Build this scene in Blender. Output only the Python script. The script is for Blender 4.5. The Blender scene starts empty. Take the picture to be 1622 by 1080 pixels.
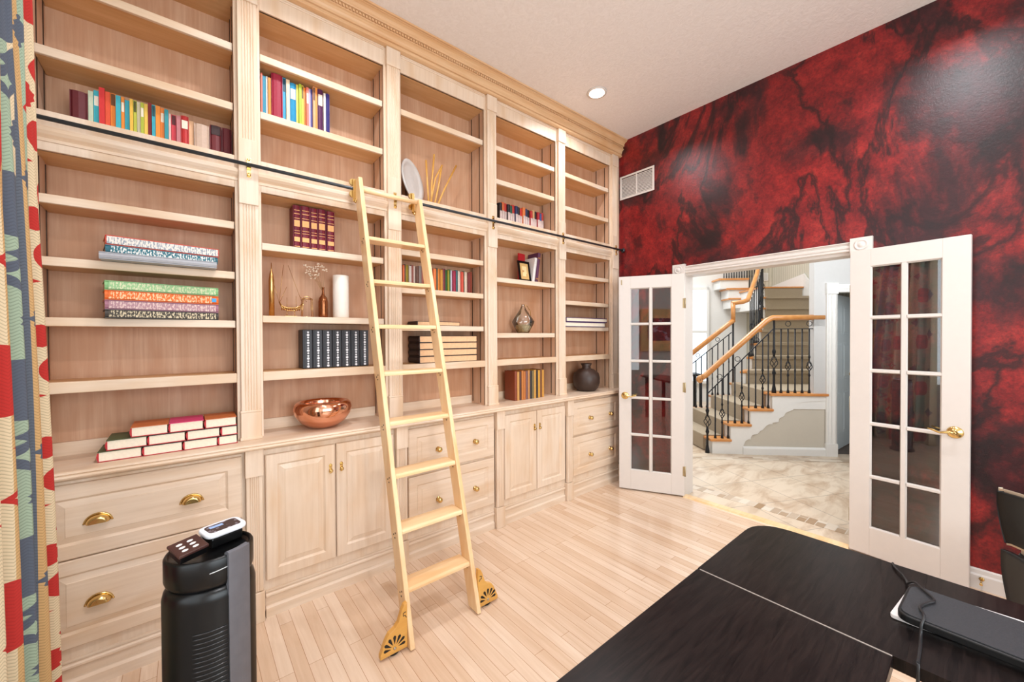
import bpy, math, random
from mathutils import Matrix, Vector
random.seed(7)
sc = bpy.context.scene
COL = sc.collection
PI = math.pi

# ------------------------------------------------------------ camera
F_PX, YAW, PITCH, ROLL, EYE = 624.0, 0.88136, 0.0106, -0.0047, 1.44
fh = Vector((math.cos(YAW), math.sin(YAW), 0)); r0 = Vector((math.sin(YAW), -math.cos(YAW), 0))
fw = fh * math.cos(PITCH) + Vector((0, 0, -math.sin(PITCH))); u0 = r0.cross(fw)
rt = r0 * math.cos(ROLL) + u0 * math.sin(ROLL); up = -r0 * math.sin(ROLL) + u0 * math.cos(ROLL)
cd = bpy.data.cameras.new('camera'); cam = bpy.data.objects.new('camera', cd); COL.objects.link(cam)
cd.sensor_width = 36; cd.lens = 36 * F_PX / 1622; cd.clip_start = 0.05; cd.clip_end = 60
M = Matrix((rt, up, -fw)).transposed().to_4x4(); M.translation = (0, 0, EYE)
cam.matrix_world = M
sc.camera = cam

# ------------------------------------------------------------ world, exposure, big lights
sc.view_settings.view_transform = 'Standard'; sc.view_settings.look = 'None'
sc.view_settings.gamma = 1; sc.view_settings.use_curve_mapping = False
sc.view_settings.exposure = 0.34
w = bpy.data.worlds.new('world'); sc.world = w; w.use_nodes = True
w.node_tree.nodes['Background'].inputs[0].default_value = (0.85, 0.92, 1.0, 1)
w.node_tree.nodes['Background'].inputs[1].default_value = 1.0

def area(name, loc, direction, sx, sy, power, color=(1, 1, 1), shape='RECTANGLE', spread=PI):
    l = bpy.data.lights.new(name, 'AREA'); l.shape = shape; l.size = sx
    if shape == 'RECTANGLE': l.size_y = sy
    l.energy = power; l.color = color; l.spread = spread
    o = bpy.data.objects.new(name, l); COL.objects.link(o); o.location = loc
    o.rotation_euler = Vector(direction).to_track_quat('-Z', 'Y').to_euler()
    return o
# daylight lamps at the study's unseen windows; foyer lamps are added fill
area('window_daylight', (-0.50, 0.95, 1.75), (1, 0.1, 0), 1.1, 1.9, 14, (0.86, 0.95, 1.0))
area('window_daylight', (0.95, -2.32, 1.75), (0, 1, 0.0), 2.6, 2.3, 96, (0.86, 0.95, 1.0))
area('foyer_fill', (5.6, 3.6, 4.9), (0, 0, -1), 2.6, 2.6, 180, (0.93, 0.97, 1.0))  # added overhead lamp to brighten the foyer, no opening above it
area('foyer_fill', (4.6, 0.2, 2.6), (0.5, 0.85, -0.2), 1.6, 1.8, 34, (0.92, 0.97, 1.0))  # added front lamp for stairs and hall walls, no window here

# ------------------------------------------------------------ helpers
def wm(o):
    m = o.matrix_basis.copy()
    while o.parent:
        o = o.parent; m = o.matrix_basis @ m
    return m
def props(o, label=None, cat=None, group=None, kind=None):
    if label: o['label'] = label
    if cat: o['category'] = cat
    if group: o['group'] = group
    if kind: o['kind'] = kind
    return o
def thing(name, label, cat, loc=(0, 0, 0), rz=0.0, group=None):
    o = bpy.data.objects.new(name, None); COL.objects.link(o)
    o.location = loc; o.rotation_euler = (0, 0, rz); o.empty_display_size = 0.05
    return props(o, label, cat, group)

class MB:
    def __init__(s): s.v = []; s.f = []; s.uv = None; s.smooth = set()
    def add(s, vs, fs, smooth=False, m=None):
        b = len(s.v)
        s.v += [tuple(m @ Vector(p)) if m is not None else tuple(p) for p in vs]
        for f in fs:
            if smooth: s.smooth.add(len(s.f))
            s.f.append(tuple(b + i for i in f))
        return s
    def box(s, x0, x1, y0, y1, z0, z1, m=None):
        vs = [(x, y, z) for z in (z0, z1) for y in (y0, y1) for x in (x0, x1)]
        return s.add(vs, [(0, 2, 3, 1), (4, 5, 7, 6), (0, 1, 5, 4), (2, 6, 7, 3), (0, 4, 6, 2), (1, 3, 7, 5)], m=m)
    def prism(s, prof, a0, a1, axis='z', m=None, smooth=False):
        # prof: closed 2-D outline; extruded from a0 to a1 along axis
        def P(p, a):
            if axis == 'z': return (p[0], p[1], a)
            if axis == 'x': return (a, p[0], p[1])
            return (p[0], a, p[1])
        n = len(prof)
        vs = [P(p, a0) for p in prof] + [P(p, a1) for p in prof]
        s.add(vs, [tuple(range(n))[::-1], tuple(range(n, 2 * n))], m=m)
        b = len(s.v) - 2 * n
        for i in range(n):
            j = (i + 1) % n
            if smooth: s.smooth.add(len(s.f))
            s.f.append((b + i, b + j, b + n + j, b + n + i))
        return s
    def lathe(s, prof, c=(0, 0, 0), n=24, m=None, sy=1.0):
        # prof: (r, z) from bottom to top about +Z at c
        vs = []; fs = []
        for r, z in prof:
            for k in range(n):
                a = 2 * PI * k / n
                vs.append((c[0] + r * math.cos(a), c[1] + sy * r * math.sin(a), c[2] + z))
        for i in range(len(prof) - 1):
            for k in range(n):
                l = (k + 1) % n
                fs.append((i * n + k, i * n + l, (i + 1) * n + l, (i + 1) * n + k))
        b = len(s.v)
        s.add(vs, fs, True, m)
        s.f.append(tuple(b + k for k in range(n))[::-1]); s.f.append(tuple(b + (len(prof) - 1) * n + k for k in range(n)))
        return s
    def tube(s, pts, r, n=8, m=None, caps=True):
        pts = [Vector(p) for p in pts]; rs = r if isinstance(r, (list, tuple)) else [r] * len(pts)
        vs = []; fs = []; ref = None
        for i, p in enumerate(pts):
            t = (pts[min(i + 1, len(pts) - 1)] - pts[max(i - 1, 0)]).normalized()
            if ref is None: ref = Vector((0, 0, 1)) if abs(t.z) < 0.9 else Vector((1, 0, 0))
            a = (ref - t * ref.dot(t)).normalized(); ref = a; bb = t.cross(a)
            for k in range(n):
                q = 2 * PI * (k + 0.5) / n
                vs.append(p + (a * math.cos(q) + bb * math.sin(q)) * rs[i])
        for i in range(len(pts) - 1):
            for k in range(n):
                l = (k + 1) % n
                fs.append((i * n + k, i * n + l, (i + 1) * n + l, (i + 1) * n + k))
        b = len(s.v); s.add(vs, fs, n > 4, m)
        if caps:
            s.f.append(tuple(b + k for k in range(n))[::-1]); s.f.append(tuple(b + (len(pts) - 1) * n + k for k in range(n)))
        return s
    def rings(s, x0, x1, z0, z1, steps, m=None):
        # nested rectangles in the xz plane: steps = [(inset, y)...]; last one is filled, first one open at the back
        vs = []
        for ins, y in steps:
            vs += [(x0 + ins, y, z0 + ins), (x1 - ins, y, z0 + ins), (x1 - ins, y, z1 - ins), (x0 + ins, y, z1 - ins)]
        fs = [(3, 2, 1, 0)]
        for i in range(len(steps) - 1):
            for k in range(4):
                l = (k + 1) % 4
                fs.append((i * 4 + k, i * 4 + l, i * 4 + 4 + l, i * 4 + 4 + k))
        e = (len(steps) - 1) * 4
        fs.append((e, e + 1, e + 2, e + 3))
        return s.add(vs, fs, m=m)
    def build(s, name, mat, parent=None, world=False, bevel=0, label=None, solid=None, subsurf=0):
        vs = s.v
        if parent is not None and world:
            inv = wm(parent).inverted(); vs = [tuple(inv @ Vector(p)) for p in s.v]
        me = bpy.data.meshes.new(name); me.from_pydata([tuple(v) for v in vs], [], s.f); me.update()
        me.polygons.foreach_set('use_smooth', [i in s.smooth for i in range(len(me.polygons))])
        me.materials.append(mat)
        if s.uv:
            ul = me.uv_layers.new(name='UVMap')
            for li, l in enumerate(me.loops): ul.data[li].uv = s.uv[l.vertex_index]
        o = bpy.data.objects.new(name, me); COL.objects.link(o)
        if parent is not None: o.parent = parent
        if solid:
            md = o.modifiers.new('solid', 'SOLIDIFY'); md.thickness = solid; md.offset = 0
        if bevel:
            md = o.modifiers.new('bevel', 'BEVEL'); md.width = bevel; md.segments = 2; md.limit_method = 'ANGLE'; md.angle_limit = 0.7
        if subsurf:
            md = o.modifiers.new('sub', 'SUBSURF'); md.levels = subsurf; md.render_levels = subsurf
        if label: o['label'] = label
        return o
def struct(o): o['kind'] = 'structure'; return o

# ------------------------------------------------------------ materials
def s2l(c): return tuple(((x / 255) / 12.92 if x / 255 <= 0.04045 else ((x / 255 + 0.055) / 1.055) ** 2.4) for x in c) + (1.0,)
def newmat(name):
    m = bpy.data.materials.new(name); m.use_nodes = True
    return m, m.node_tree, m.node_tree.nodes['Principled BSDF']
def N(t, ty, **kw):
    n = t.nodes.new(ty)
    for k, v in kw.items():
        if k in ('operation', 'blend_type', 'wave_type', 'bands_direction', 'data_type', 'interpolation', 'feature', 'noise_dimensions', 'wave_profile'): setattr(n, k, v)
        else: n.inputs[k].default_value = v
    return n
def coords(t, scale=(1, 1, 1), rot=(0, 0, 0), src='Object', loc=(0, 0, 0)):
    tc = t.nodes.new('ShaderNodeTexCoord'); mp = t.nodes.new('ShaderNodeMapping')
    mp.inputs['Scale'].default_value = scale; mp.inputs['Rotation'].default_value = rot; mp.inputs['Location'].default_value = loc
    t.links.new(tc.outputs[src], mp.inputs[0]); return mp.outputs[0]
def ramp(t, fac, stops, interp='LINEAR'):
    r = t.nodes.new('ShaderNodeValToRGB'); r.color_ramp.interpolation = interp
    el = r.color_ramp.elements
    while len(el) < len(stops): el.new(0.5)
    for e, (p, c) in zip(el, stops): e.position = p; e.color = c
    t.links.new(fac, r.inputs[0]); return r.outputs[0]
def mix(t, fac, a, b, bt='MIX'):
    n = t.nodes.new('ShaderNodeMix'); n.data_type = 'RGBA'; n.blend_type = bt
    for s, v in ((0, fac), (6, a), (7, b)):
        if hasattr(v, 'links') or hasattr(v, 'is_linked'): t.links.new(v, n.inputs[s])
        else: n.inputs[s].default_value = v
    return n.outputs[2]
def bump(t, p, h, strength=0.2, dist=0.01):
    b = t.nodes.new('ShaderNodeBump'); b.inputs['Strength'].default_value = strength; b.inputs['Distance'].default_value = dist
    t.links.new(h, b.inputs['Height']); t.links.new(b.outputs[0], p.inputs['Normal'])
def plain(name, rgb, rough=0.5, metal=0.0, var=0.06, scale=30, coat=0.0, spec=0.5, bmp=0.0):
    m, t, p = newmat(name); c = s2l(rgb)
    n = N(t, 'ShaderNodeTexNoise', Scale=scale, Detail=3.0); t.links.new(coords(t), n.inputs['Vector'])
    lo = tuple(x * (1 - var) for x in c[:3]) + (1,); hi = tuple(min(1, x * (1 + var)) for x in c[:3]) + (1,)
    t.links.new(ramp(t, n.outputs[0], [(0.3, lo), (0.7, hi)]), p.inputs['Base Color'])
    p.inputs['Roughness'].default_value = rough; p.inputs['Metallic'].default_value = metal
    p.inputs['Coat Weight'].default_value = coat; p.inputs['Specular IOR Level'].default_value = spec
    if bmp: bump(t, p, n.outputs[0], bmp, 0.005)
    return m
def wood(name, c1, c2, axis='z', rough=0.42, fine=60, coat=0.0, knots=0.0):
    m, t, p = newmat(name)
    st = {'x': (1, fine / 3, fine / 3), 'y': (fine / 3, 1, fine / 3), 'z': (fine / 3, fine / 3, 1)}[axis]
    n1 = N(t, 'ShaderNodeTexNoise', Scale=2.2, Detail=6.0, Roughness=0.65, Distortion=0.4); t.links.new(coords(t, st), n1.inputs['Vector'])
    st2 = tuple(1.2 if x == 1 else 5.0 for x in st)
    n2 = N(t, 'ShaderNodeTexNoise', Scale=1.3, Detail=2.0, Distortion=1.0); t.links.new(coords(t, st2, loc=(3, 1, 2)), n2.inputs['Vector'])
    a = ramp(t, n1.outputs[0], [(0.30, s2l(c1)), (0.68, s2l(c2))])
    dk = tuple(int(x * y) for x, y in zip(c1, (0.97, 0.90, 0.80)))
    f2 = ramp(t, n2.outputs[0], [(0.42, (0, 0, 0, 1)), (0.75, (0.75, 0.75, 0.75, 1))])
    t.links.new(mix(t, f2, a, s2l(dk)), p.inputs['Base Color'])
    p.inputs['Roughness'].default_value = rough; p.inputs['Coat Weight'].default_value = coat; p.inputs['Coat Roughness'].default_value = 0.25
    bump(t, p, n1.outputs[0], 0.05, 0.003)
    return m

FR = ((222, 198, 174), (236, 215, 193))
M_oakz = wood('bleached_oak_upright', *FR, 'z'); M_oakx = wood('bleached_oak_lengthwise', *FR, 'x')
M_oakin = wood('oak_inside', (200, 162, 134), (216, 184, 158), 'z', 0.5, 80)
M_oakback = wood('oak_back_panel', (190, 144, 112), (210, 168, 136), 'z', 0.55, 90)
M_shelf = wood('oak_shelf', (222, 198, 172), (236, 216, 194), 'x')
M_under = wood('bounce_tinted_oak', (206, 158, 106), (222, 178, 128), 'x')  # gold of bounced light on the undersides put into the board colour
M_crown = wood('oak_crown', (214, 172, 128), (230, 192, 150), 'x')
M_ladder = wood('maple_ladder', (236, 197, 148), (247, 218, 174), 'z', 0.35, 40, 0.2)
M_ladderx = wood('maple_ladder_rung', (236, 197, 148), (247, 218, 174), 'x', 0.35, 40, 0.2)
M_fan = wood('golden_oak_foot', (214, 158, 74), (232, 178, 92), 'x', 0.35, 30, 0.3)
M_brass = plain('polished_brass', (226, 194, 128), 0.2, 1.0, 0.03)
M_bolt = plain('aged_brass', (176, 158, 122), 0.35, 0.7)
M_rail = plain('dark_steel_tube', (66, 70, 74), 0.35, 0.5)
M_white = plain('white_gloss_paint', (220, 212, 205), 0.35, 0, 0.01)
M_whitehall = plain('white_hall_paint', (238, 236, 232), 0.45, 0, 0.01)
M_black = plain('black_plastic', (8, 8, 9), 0.3, 0, 0.1, spec=0.35)
M_blackmat = plain('black_matt', (10, 10, 11), 0.5)
M_pages = plain('paper_pages', (244, 232, 210), 0.8, 0, 0.05, 120)
M_pagesdk = plain('old_paper_pages', (206, 160, 124), 0.8, 0, 0.06, 120)
M_groove = plain('shelf_standard_bronze', (70, 52, 40), 0.4, 0.6)
M_copper = plain('polished_copper', (232, 172, 142), 0.12, 1.0, 0.02)
M_gold = plain('gold_metal', (212, 172, 110), 0.25, 1.0, 0.04)
M_iron = plain('wrought_iron', (34, 34, 38), 0.4, 0.4)
M_railwood = wood('honey_oak_rail', (196, 130, 66), (216, 152, 88), 'x', 0.3, 30, 0.4)
M_nosing = wood('honey_oak_nosing', (206, 136, 72), (222, 156, 92), 'x', 0.35, 30, 0.2)
M_carpet = plain('taupe_carpet', (168, 152, 130), 0.95, 0, 0.25, 300, bmp=0.3)
M_hallwall = plain('foyer_grey_paint', (206, 204, 202), 0.6, 0, 0.01)
M_beige = plain('stair_panel_beige_paint', (206, 198, 184), 0.6, 0, 0.01)
M_cream = plain('room_cream_paint', (214, 206, 198), 0.7, 0, 0.02)

def m_paperwall():
    m, t, p = newmat('striped_wallpaper')
    wv = N(t, 'ShaderNodeTexWave', Scale=6.0, Distortion=1.5, Detail=2.0); t.links.new(coords(t), wv.inputs['Vector'])
    t.links.new(ramp(t, wv.outputs[0], [(0.2, s2l((196, 190, 172))), (0.8, s2l((214, 208, 192)))]), p.inputs['Base Color'])
    p.inputs['Roughness'].default_value = 0.7; return m
def m_red():
    m, t, p = newmat('red_faux_finish')
    v = coords(t, (1, 1, 1)); v2 = coords(t, (1, 1.15, .75), rot=(.7, 0, 0))
    n1 = N(t, 'ShaderNodeTexNoise', Scale=1.7, Detail=10.0, Roughness=0.62, Distortion=0.35); t.links.new(v2, n1.inputs['Vector'])
    n2 = N(t, 'ShaderNodeTexNoise', Scale=7.0, Detail=10.0, Roughness=0.72, Distortion=0.15); t.links.new(v, n2.inputs['Vector'])
    n3 = N(t, 'ShaderNodeTexNoise', Scale=75.0, Detail=5.0, Roughness=0.75); t.links.new(v, n3.inputs['Vector'])
    n4 = N(t, 'ShaderNodeTexNoise', Scale=1.25, Detail=9.0, Roughness=0.6, Distortion=0.5); t.links.new(coords(t, (1, 1.1, .6), rot=(-.25, 0, 0), loc=(4, 2, 7)), n4.inputs['Vector'])
    reds = ramp(t, n2.outputs[0], [(0.30, s2l((74, 10, 16))), (0.44, s2l((126, 20, 24))), (0.56, s2l((152, 32, 32))), (0.70, s2l((176, 50, 44)))])
    dark = ramp(t, n2.outputs[0], [(0.35, s2l((16, 10, 15))), (0.62, s2l((58, 22, 28)))])
    f = ramp(t, n1.outputs[0], [(0.42, (.95, .95, .95, 1)), (0.475, (0.6, 0.6, 0.6, 1)), (0.51, (0.12, 0.12, 0.12, 1)), (0.57, (0, 0, 0, 1))])
    c = mix(t, f, reds, dark)
    vein = ramp(t, n4.outputs[0], [(0.470, (0, 0, 0, 1)), (0.494, (.85, .85, .85, 1)), (0.502, (.85, .85, .85, 1)), (0.530, (0, 0, 0, 1))])
    c = mix(t, vein, c, s2l((18, 9, 14)))
    f3 = ramp(t, n3.outputs[0], [(0.42, (0, 0, 0, 1)), (0.62, (0.5, 0.5, 0.5, 1))])
    t.links.new(mix(t, f3, c, s2l((44, 8, 14))), p.inputs['Base Color'])
    p.inputs['Roughness'].default_value = 0.34; p.inputs['Specular IOR Level'].default_value = 0.5
    bump(t, p, n3.outputs[0], 0.35, 0.003)
    return m
def m_ceiling():
    m, t, p = newmat('textured_ceiling_paint')
    n = N(t, 'ShaderNodeTexNoise', Scale=22.0, Detail=4.0, Distortion=2.5); t.links.new(coords(t), n.inputs['Vector'])
    t.links.new(ramp(t, n.outputs[0], [(0.3, s2l((233, 225, 220))), (0.7, s2l((241, 234, 230)))]), p.inputs['Base Color'])
    p.inputs['Roughness'].default_value = 0.75; bump(t, p, n.outputs[0], 0.35, 0.006); return m
def m_floor():
    m, t, p = newmat('maple_strip_floor')
    br = t.nodes.new('ShaderNodeTexBrick'); br.offset = 0.37; br.offset_frequency = 3; br.squash = 1
    t.links.new(coords(t, (1, 1, 1), rot=(0, 0, PI / 2)), br.inputs['Vector'])
    for k, v in (('Scale', 1.0), ('Mortar Size', 0.0009), ('Brick Width', 0.95), ('Row Height', 0.057), ('Bias', 0.0), ('Mortar Smooth', 0.2)): br.inputs[k].default_value = v
    br.inputs['Color1'].default_value = s2l((220, 190, 162)); br.inputs['Color2'].default_value = s2l((236, 214, 192)); br.inputs['Mortar'].default_value = s2l((168, 120, 80))
    n = N(t, 'ShaderNodeTexNoise', Scale=2.5, Detail=6.0, Roughness=0.6, Distortion=0.5); t.links.new(coords(t, (14, 1, 1)), n.inputs['Vector'])
    g = ramp(t, n.outputs[0], [(0.3, (0.86, 0.80, 0.74, 1)), (0.7, (1, 1, 1, 1))])
    t.links.new(mix(t, 1.0, br.outputs[0], g, 'MULTIPLY'), p.inputs['Base Color'])
    p.inputs['Roughness'].default_value = 0.22; p.inputs['Coat Weight'].default_value = 0.35; p.inputs['Coat Roughness'].default_value = 0.1
    return m
def m_tile():
    m, t, p = newmat('beige_diagonal_tile')
    br = t.nodes.new('ShaderNodeTexBrick'); br.offset = 0.0
    t.links.new(coords(t, (1, 1, 1), rot=(0, 0, 0.45)), br.inputs['Vector'])
    for k, v in (('Scale', 1.0), ('Mortar Size', 0.004), ('Brick Width', 0.46), ('Row Height', 0.46)): br.inputs[k].default_value = v
    br.inputs['Color1'].default_value = s2l((212, 192, 168)); br.inputs['Color2'].default_value = s2l((220, 202, 180)); br.inputs['Mortar'].default_value = s2l((176, 160, 142))
    n = N(t, 'ShaderNodeTexNoise', Scale=2.2, Detail=7.0, Roughness=0.6, Distortion=0.8); t.links.new(coords(t, (1, 3, 1), rot=(0, 0, -0.8)), n.inputs['Vector'])
    g = ramp(t, n.outputs[0], [(0.34, (0.70, 0.60, 0.52, 1)), (0.56, (1, 1, 1, 1))])
    t.links.new(mix(t, 1.0, br.outputs[0], g, 'MULTIPLY'), p.inputs['Base Color'])
    p.inputs['Roughness'].default_value = 0.3; return m
def m_mosaic():
    m, t, p = newmat('mosaic_border_tile')
    br = t.nodes.new('ShaderNodeTexBrick'); br.offset = 0.5
    t.links.new(coords(t), br.inputs['Vector'])
    for k, v in (('Scale', 1.0), ('Mortar Size', 0.003), ('Brick Width', 0.17), ('Row Height', 0.06)): br.inputs[k].default_value = v
    br.inputs['Color1'].default_value = s2l((160, 130, 98)); br.inputs['Color2'].default_value = s2l((226, 212, 194)); br.inputs['Mortar'].default_value = s2l((206, 194, 178))
    t.links.new(br.outputs[0], p.inputs['Base Color']); p.inputs['Roughness'].default_value = 0.35; return m
def m_desk():
    m, t, p = newmat('black_brown_desk')
    n = N(t, 'ShaderNodeTexNoise', Scale=2.0, Detail=7.0, Roughness=0.65, Distortion=0.8); t.links.new(coords(t, (4, 40, 4), rot=(0, 0, 0.0)), n.inputs['Vector'])
    t.links.new(ramp(t, n.outputs[0], [(0.35, s2l((11, 8, 8))), (0.65, s2l((34, 26, 24)))]), p.inputs['Base Color'])
    p.inputs['Roughness'].default_value = 0.3; p.inputs['Specular IOR Level'].default_value = 0.2; bump(t, p, n.outputs[0], 0.15, 0.002); return m
def m_glass(name='clear_glass', refl=0.015, tint=(1, 1, 1, 1)):
    m = bpy.data.materials.new(name); m.use_nodes = True; t = m.node_tree; t.nodes.clear()
    o = t.nodes.new('ShaderNodeOutputMaterial'); a = t.nodes.new('ShaderNodeBsdfTransparent'); g = t.nodes.new('ShaderNodeBsdfGlossy')
    g.inputs['Roughness'].default_value = 0.01; a.inputs[0].default_value = tint
    f = t.nodes.new('ShaderNodeFresnel'); f.inputs[0].default_value = 1.6
    ad = N(t, 'ShaderNodeMath', operation='ADD'); ad.inputs[1].default_value = refl; t.links.new(f.outputs[0], ad.inputs[0])
    mx = t.nodes.new('ShaderNodeMixShader'); t.links.new(ad.outputs[0], mx.inputs[0]); t.links.new(a.outputs[0], mx.inputs[1]); t.links.new(g.outputs[0], mx.inputs[2])
    t.links.new(mx.outputs[0], o.inputs[0]); return m
def m_emit(name, rgb, s):
    m, t, p = newmat(name); p.inputs['Base Color'].default_value = s2l(rgb)
    p.inputs['Emission Color'].default_value = s2l(rgb); p.inputs['Emission Strength'].default_value = s; return m
def m_speckle(name, base, ink, sx=170, sz=70, lo=0.5):
    m, t, p = newmat(name)
    n = N(t, 'ShaderNodeTexNoise', Scale=1.0, Detail=2.0); t.links.new(coords(t, (sx, sx, sz)), n.inputs['Vector'])
    t.links.new(ramp(t, n.outputs[0], [(lo, s2l(base)), (lo + 0.04, s2l(ink))]), p.inputs['Base Color']); p.inputs['Roughness'].default_value = 0.6; return m
M_red = m_red(); M_ceil = m_ceiling(); M_floor = m_floor(); M_tile = m_tile(); M_mosaic = m_mosaic(); M_desk = m_desk()
M_glass = m_glass(); M_paper_w = m_paperwall(); M_lamp = m_emit('lamp_lens_glow', (255, 248, 238), 6.0)

_mc = {}
def cm(rgb, rough=0.5):
    k = (rgb, rough)
    if k not in _mc: _mc[k] = plain('book_cloth_%02x%02x%02x' % rgb, rgb, rough, 0, 0.05, 80)
    return _mc[k]

# ------------------------------------------------------------ room shell
XL, XR, YB, YF, ZC = -0.62, 3.46, 2.72, -2.4, 3.43
OY0, OY1, OZ = 0.577, 1.76, 2.0     # opening to the foyer
WT = 0.13
struct(MB().box(XL, 3.455, YF, YB, -0.05, 0).build('floor', M_floor))
struct(MB().box(XL, XR, YF, YB, ZC, ZC + 0.08).build('ceiling', M_ceil))
struct(MB().box(XL - 0.1, XR, YB, YB + 0.1, 0, ZC).build('wall_back', M_cream))
mb = MB()
mb.box(XR, XR + WT, YF, OY0, 0, ZC).box(XR, XR + WT, OY1, YB, 0, ZC).box(XR, XR + WT, OY0, OY1, OZ, ZC)
struct(mb.build('wall_right', M_red))
mb = MB(); wy0, wy1, wz0, wz1 = 0.45, 1.5, 0.8, 2.75
mb.box(XL - 0.1, XL, YF, wy0, 0, ZC).box(XL - 0.1, XL, wy1, YB, 0, ZC).box(XL - 0.1, XL, wy0, wy1, 0, wz0).box(XL - 0.1, XL, wy0, wy1, wz1, ZC)
struct(mb.build('wall_left', M_cream))
mb = MB(); vx0, vx1, vz0, vz1 = -0.35, 2.25, 0.6, 2.9
mb.box(XL, vx0, YF - 0.1, YF, 0, ZC).box(vx1, XR, YF - 0.1, YF, 0, ZC).box(vx0, vx1, YF - 0.1, YF, 0, vz0).box(vx0, vx1, YF - 0.1, YF, vz1, ZC)
struct(mb.build('wall_front', M_cream))
def window(name, horiz, a0, a1, z0, z1, c):
    f = MB(); g = MB()
    def bx(m, p0, p1, q0, q1, t0, t1):
        if horiz: m.box(p0, p1, c - t1, c - t0, q0, q1)
        else: m.box(c - t1, c - t0, p0, p1, q0, q1)
    bx(f, a0, a0 + .05, z0, z1, .02, .08); bx(f, a1 - .05, a1, z0, z1, .02, .08); bx(f, a0, a1, z0, z0 + .05, .02, .08); bx(f, a0, a1, z1 - .05, z1, .02, .08)
    bx(f, (a0 + a1) / 2 - .02, (a0 + a1) / 2 + .02, z0, z1, .03, .07); bx(f, a0, a1, (z0 + z1) / 2 - .02, (z0 + z1) / 2 + .02, .03, .07)
    o = f.build(name, M_white); struct(o)
    bx(g, a0 + .05, a1 - .05, z0 + .05, z1 - .05, .048, .052); g.build('pane', M_glass, o)
window('window_1', False, wy0, wy1, wz0, wz1, XL); window('window_2', True, vx0, vx1, vz0, vz1, YF)

# baseboard on the red wall, doorway casing
prof = [(0, 0), (-.018, 0), (-.018, .075), (-.012, .085), (-.010, .105), (-.004, .112), (0, .112)]
def moulded(prof, x, y0, y1): return MB().prism([(x + a, b) for a, b in prof], y0, y1, 'y')
struct(moulded(prof, XR, YF, .478).build('baseboard_right', M_white))
CW = 0.108
mb = MB()
cp = [(0, 0), (-.020, .004), (-.022, .012), (-.012, .022), (-.012, .034), (-.018, .042), (-.018, .062), (-.012, .070), (-.012, .086), (-.022, .096), (-.020, CW - .004), (0, CW)]
mb.prism([(XR + a, OZ + b * .62) for a, b in cp], OY0, OY1, 'y')
struct(mb.build('trim_1', M_white))                      # header casing
for i, (y0, sg) in enumerate(((OY1 - .02, 1), (OY0 + .02, -1))):
    mb = MB(); pr = [(XR + a, y0 + sg * b) for a, b in cp]
    mb.prism(pr if sg > 0 else pr[::-1], 0.16, OZ - .01, 'z')
    o = struct(mb.build('trim_%d' % (2 + i), M_white))
    lo, hi = sorted((y0, y0 + sg * CW))
    b = MB().box(XR - .028, XR, lo - .003, hi + .003, OZ - .01, OZ + .085)
    rr = Matrix.Translation((XR - .028, (lo + hi) / 2, OZ + .037)) @ Matrix.Rotation(-PI / 2, 4, 'Y')
    b.lathe([(.036, 0), (.036, .004), (.030, .006), (.026, .002), (.018, .002), (.013, .007), (.005, .009)], n=20, m=rr)
    b.build('corner_block', M_white, o)
    MB().box(XR - .026, XR, lo - .002, hi + .002, 0, .16).build('plinth_block', M_white, o)
mb = MB().box(XR - .002, XR + WT + .002, OY1 - .02, OY1 + .001, 0, OZ).box(XR - .002, XR + WT + .002, OY0 - .001, OY0 + .02, 0, OZ).box(XR - .002, XR + WT + .002, OY0, OY1, OZ - .02, OZ + .001)
struct(mb.build('trim_4', M_white))                      # jamb lining
struct(MB().prism([(3.405, 0), (3.415, .012), (3.47, .012), (3.48, 0)], OY0 + .02, OY1 - .02, 'y').build('trim_5', M_ladderx))   # oak threshold

# wall air vent
def vent(name, label, cat, loc, rz, wd, ht, mat):
    t = thing(name, label, cat, loc, rz)       # local: width along x, face toward -y
    MB().box(-wd/2, wd/2, -.006, 0, 0, .018).box(-wd/2, wd/2, -.006, 0, ht - .018, ht).box(-wd/2, -wd/2 + .02, -.006, 0, .018, ht - .018).box(wd/2 - .02, wd/2, -.006, 0, .018, ht - .018).box(-.006, .006, -.006, 0, .018, ht - .018).build('frame', mat, t, bevel=.0015)
    s = MB(); n = 14
    for i in range(n):
        z = .022 + (ht - .044) * i / n
        for a, b in ((-wd/2 + .02, -.006), (.006, wd/2 - .02)):
            s.add([(a, -.005, z), (b, -.005, z), (b, .002, z + .011), (a, .002, z + .011), (a, -.004, z - .001), (b, -.004, z - .001), (b, .003, z + .010), (a, .003, z + .010)],
                  [(0, 1, 2, 3), (7, 6, 5, 4), (0, 4, 5, 1), (3, 2, 6, 7)])
    s.build('louvre', mat, t)
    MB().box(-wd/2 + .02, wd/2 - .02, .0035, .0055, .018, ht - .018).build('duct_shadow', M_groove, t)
vent('air_vent', 'white louvred air vent high on the red wall beside the bookcase', 'vent', (XR - .006, 2.235, 2.835), -PI / 2, .385, .235, M_white)

# recessed downlights (four on the ceiling, one in the picture)
for i, (x, y) in enumerate(((2.6, 2.05), (2.6, 0.09), (0.6, 1.8), (0.6, 0.09))):
    lb = ['round recessed ceiling light glowing near the crown moulding', 'round recessed ceiling light above the doorway to the foyer',
          'round recessed ceiling light above the maroon books', 'round recessed ceiling light above the desk'][i]
    t = thing('recessed_light', lb, 'ceiling light', (x, y, ZC), 0, 'recessed ceiling lights')
    MB().lathe([(.052, -.001), (.054, -.008), (.078, -.008), (.080, -.001)], n=32).build('trim_ring', M_white, t)
    MB().lathe([(.060, -.009), (.058, -.011), (.03, -.012)], n=32).build('lens', M_lamp, t)
    a = area('downlight_beam', (x, y, ZC - .03), (0, 0, -1), .12, .12, [8, 15, 10, 16][i], (0.96, 0.96, 1.0), 'DISK', 2.6); a.parent = None

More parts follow.
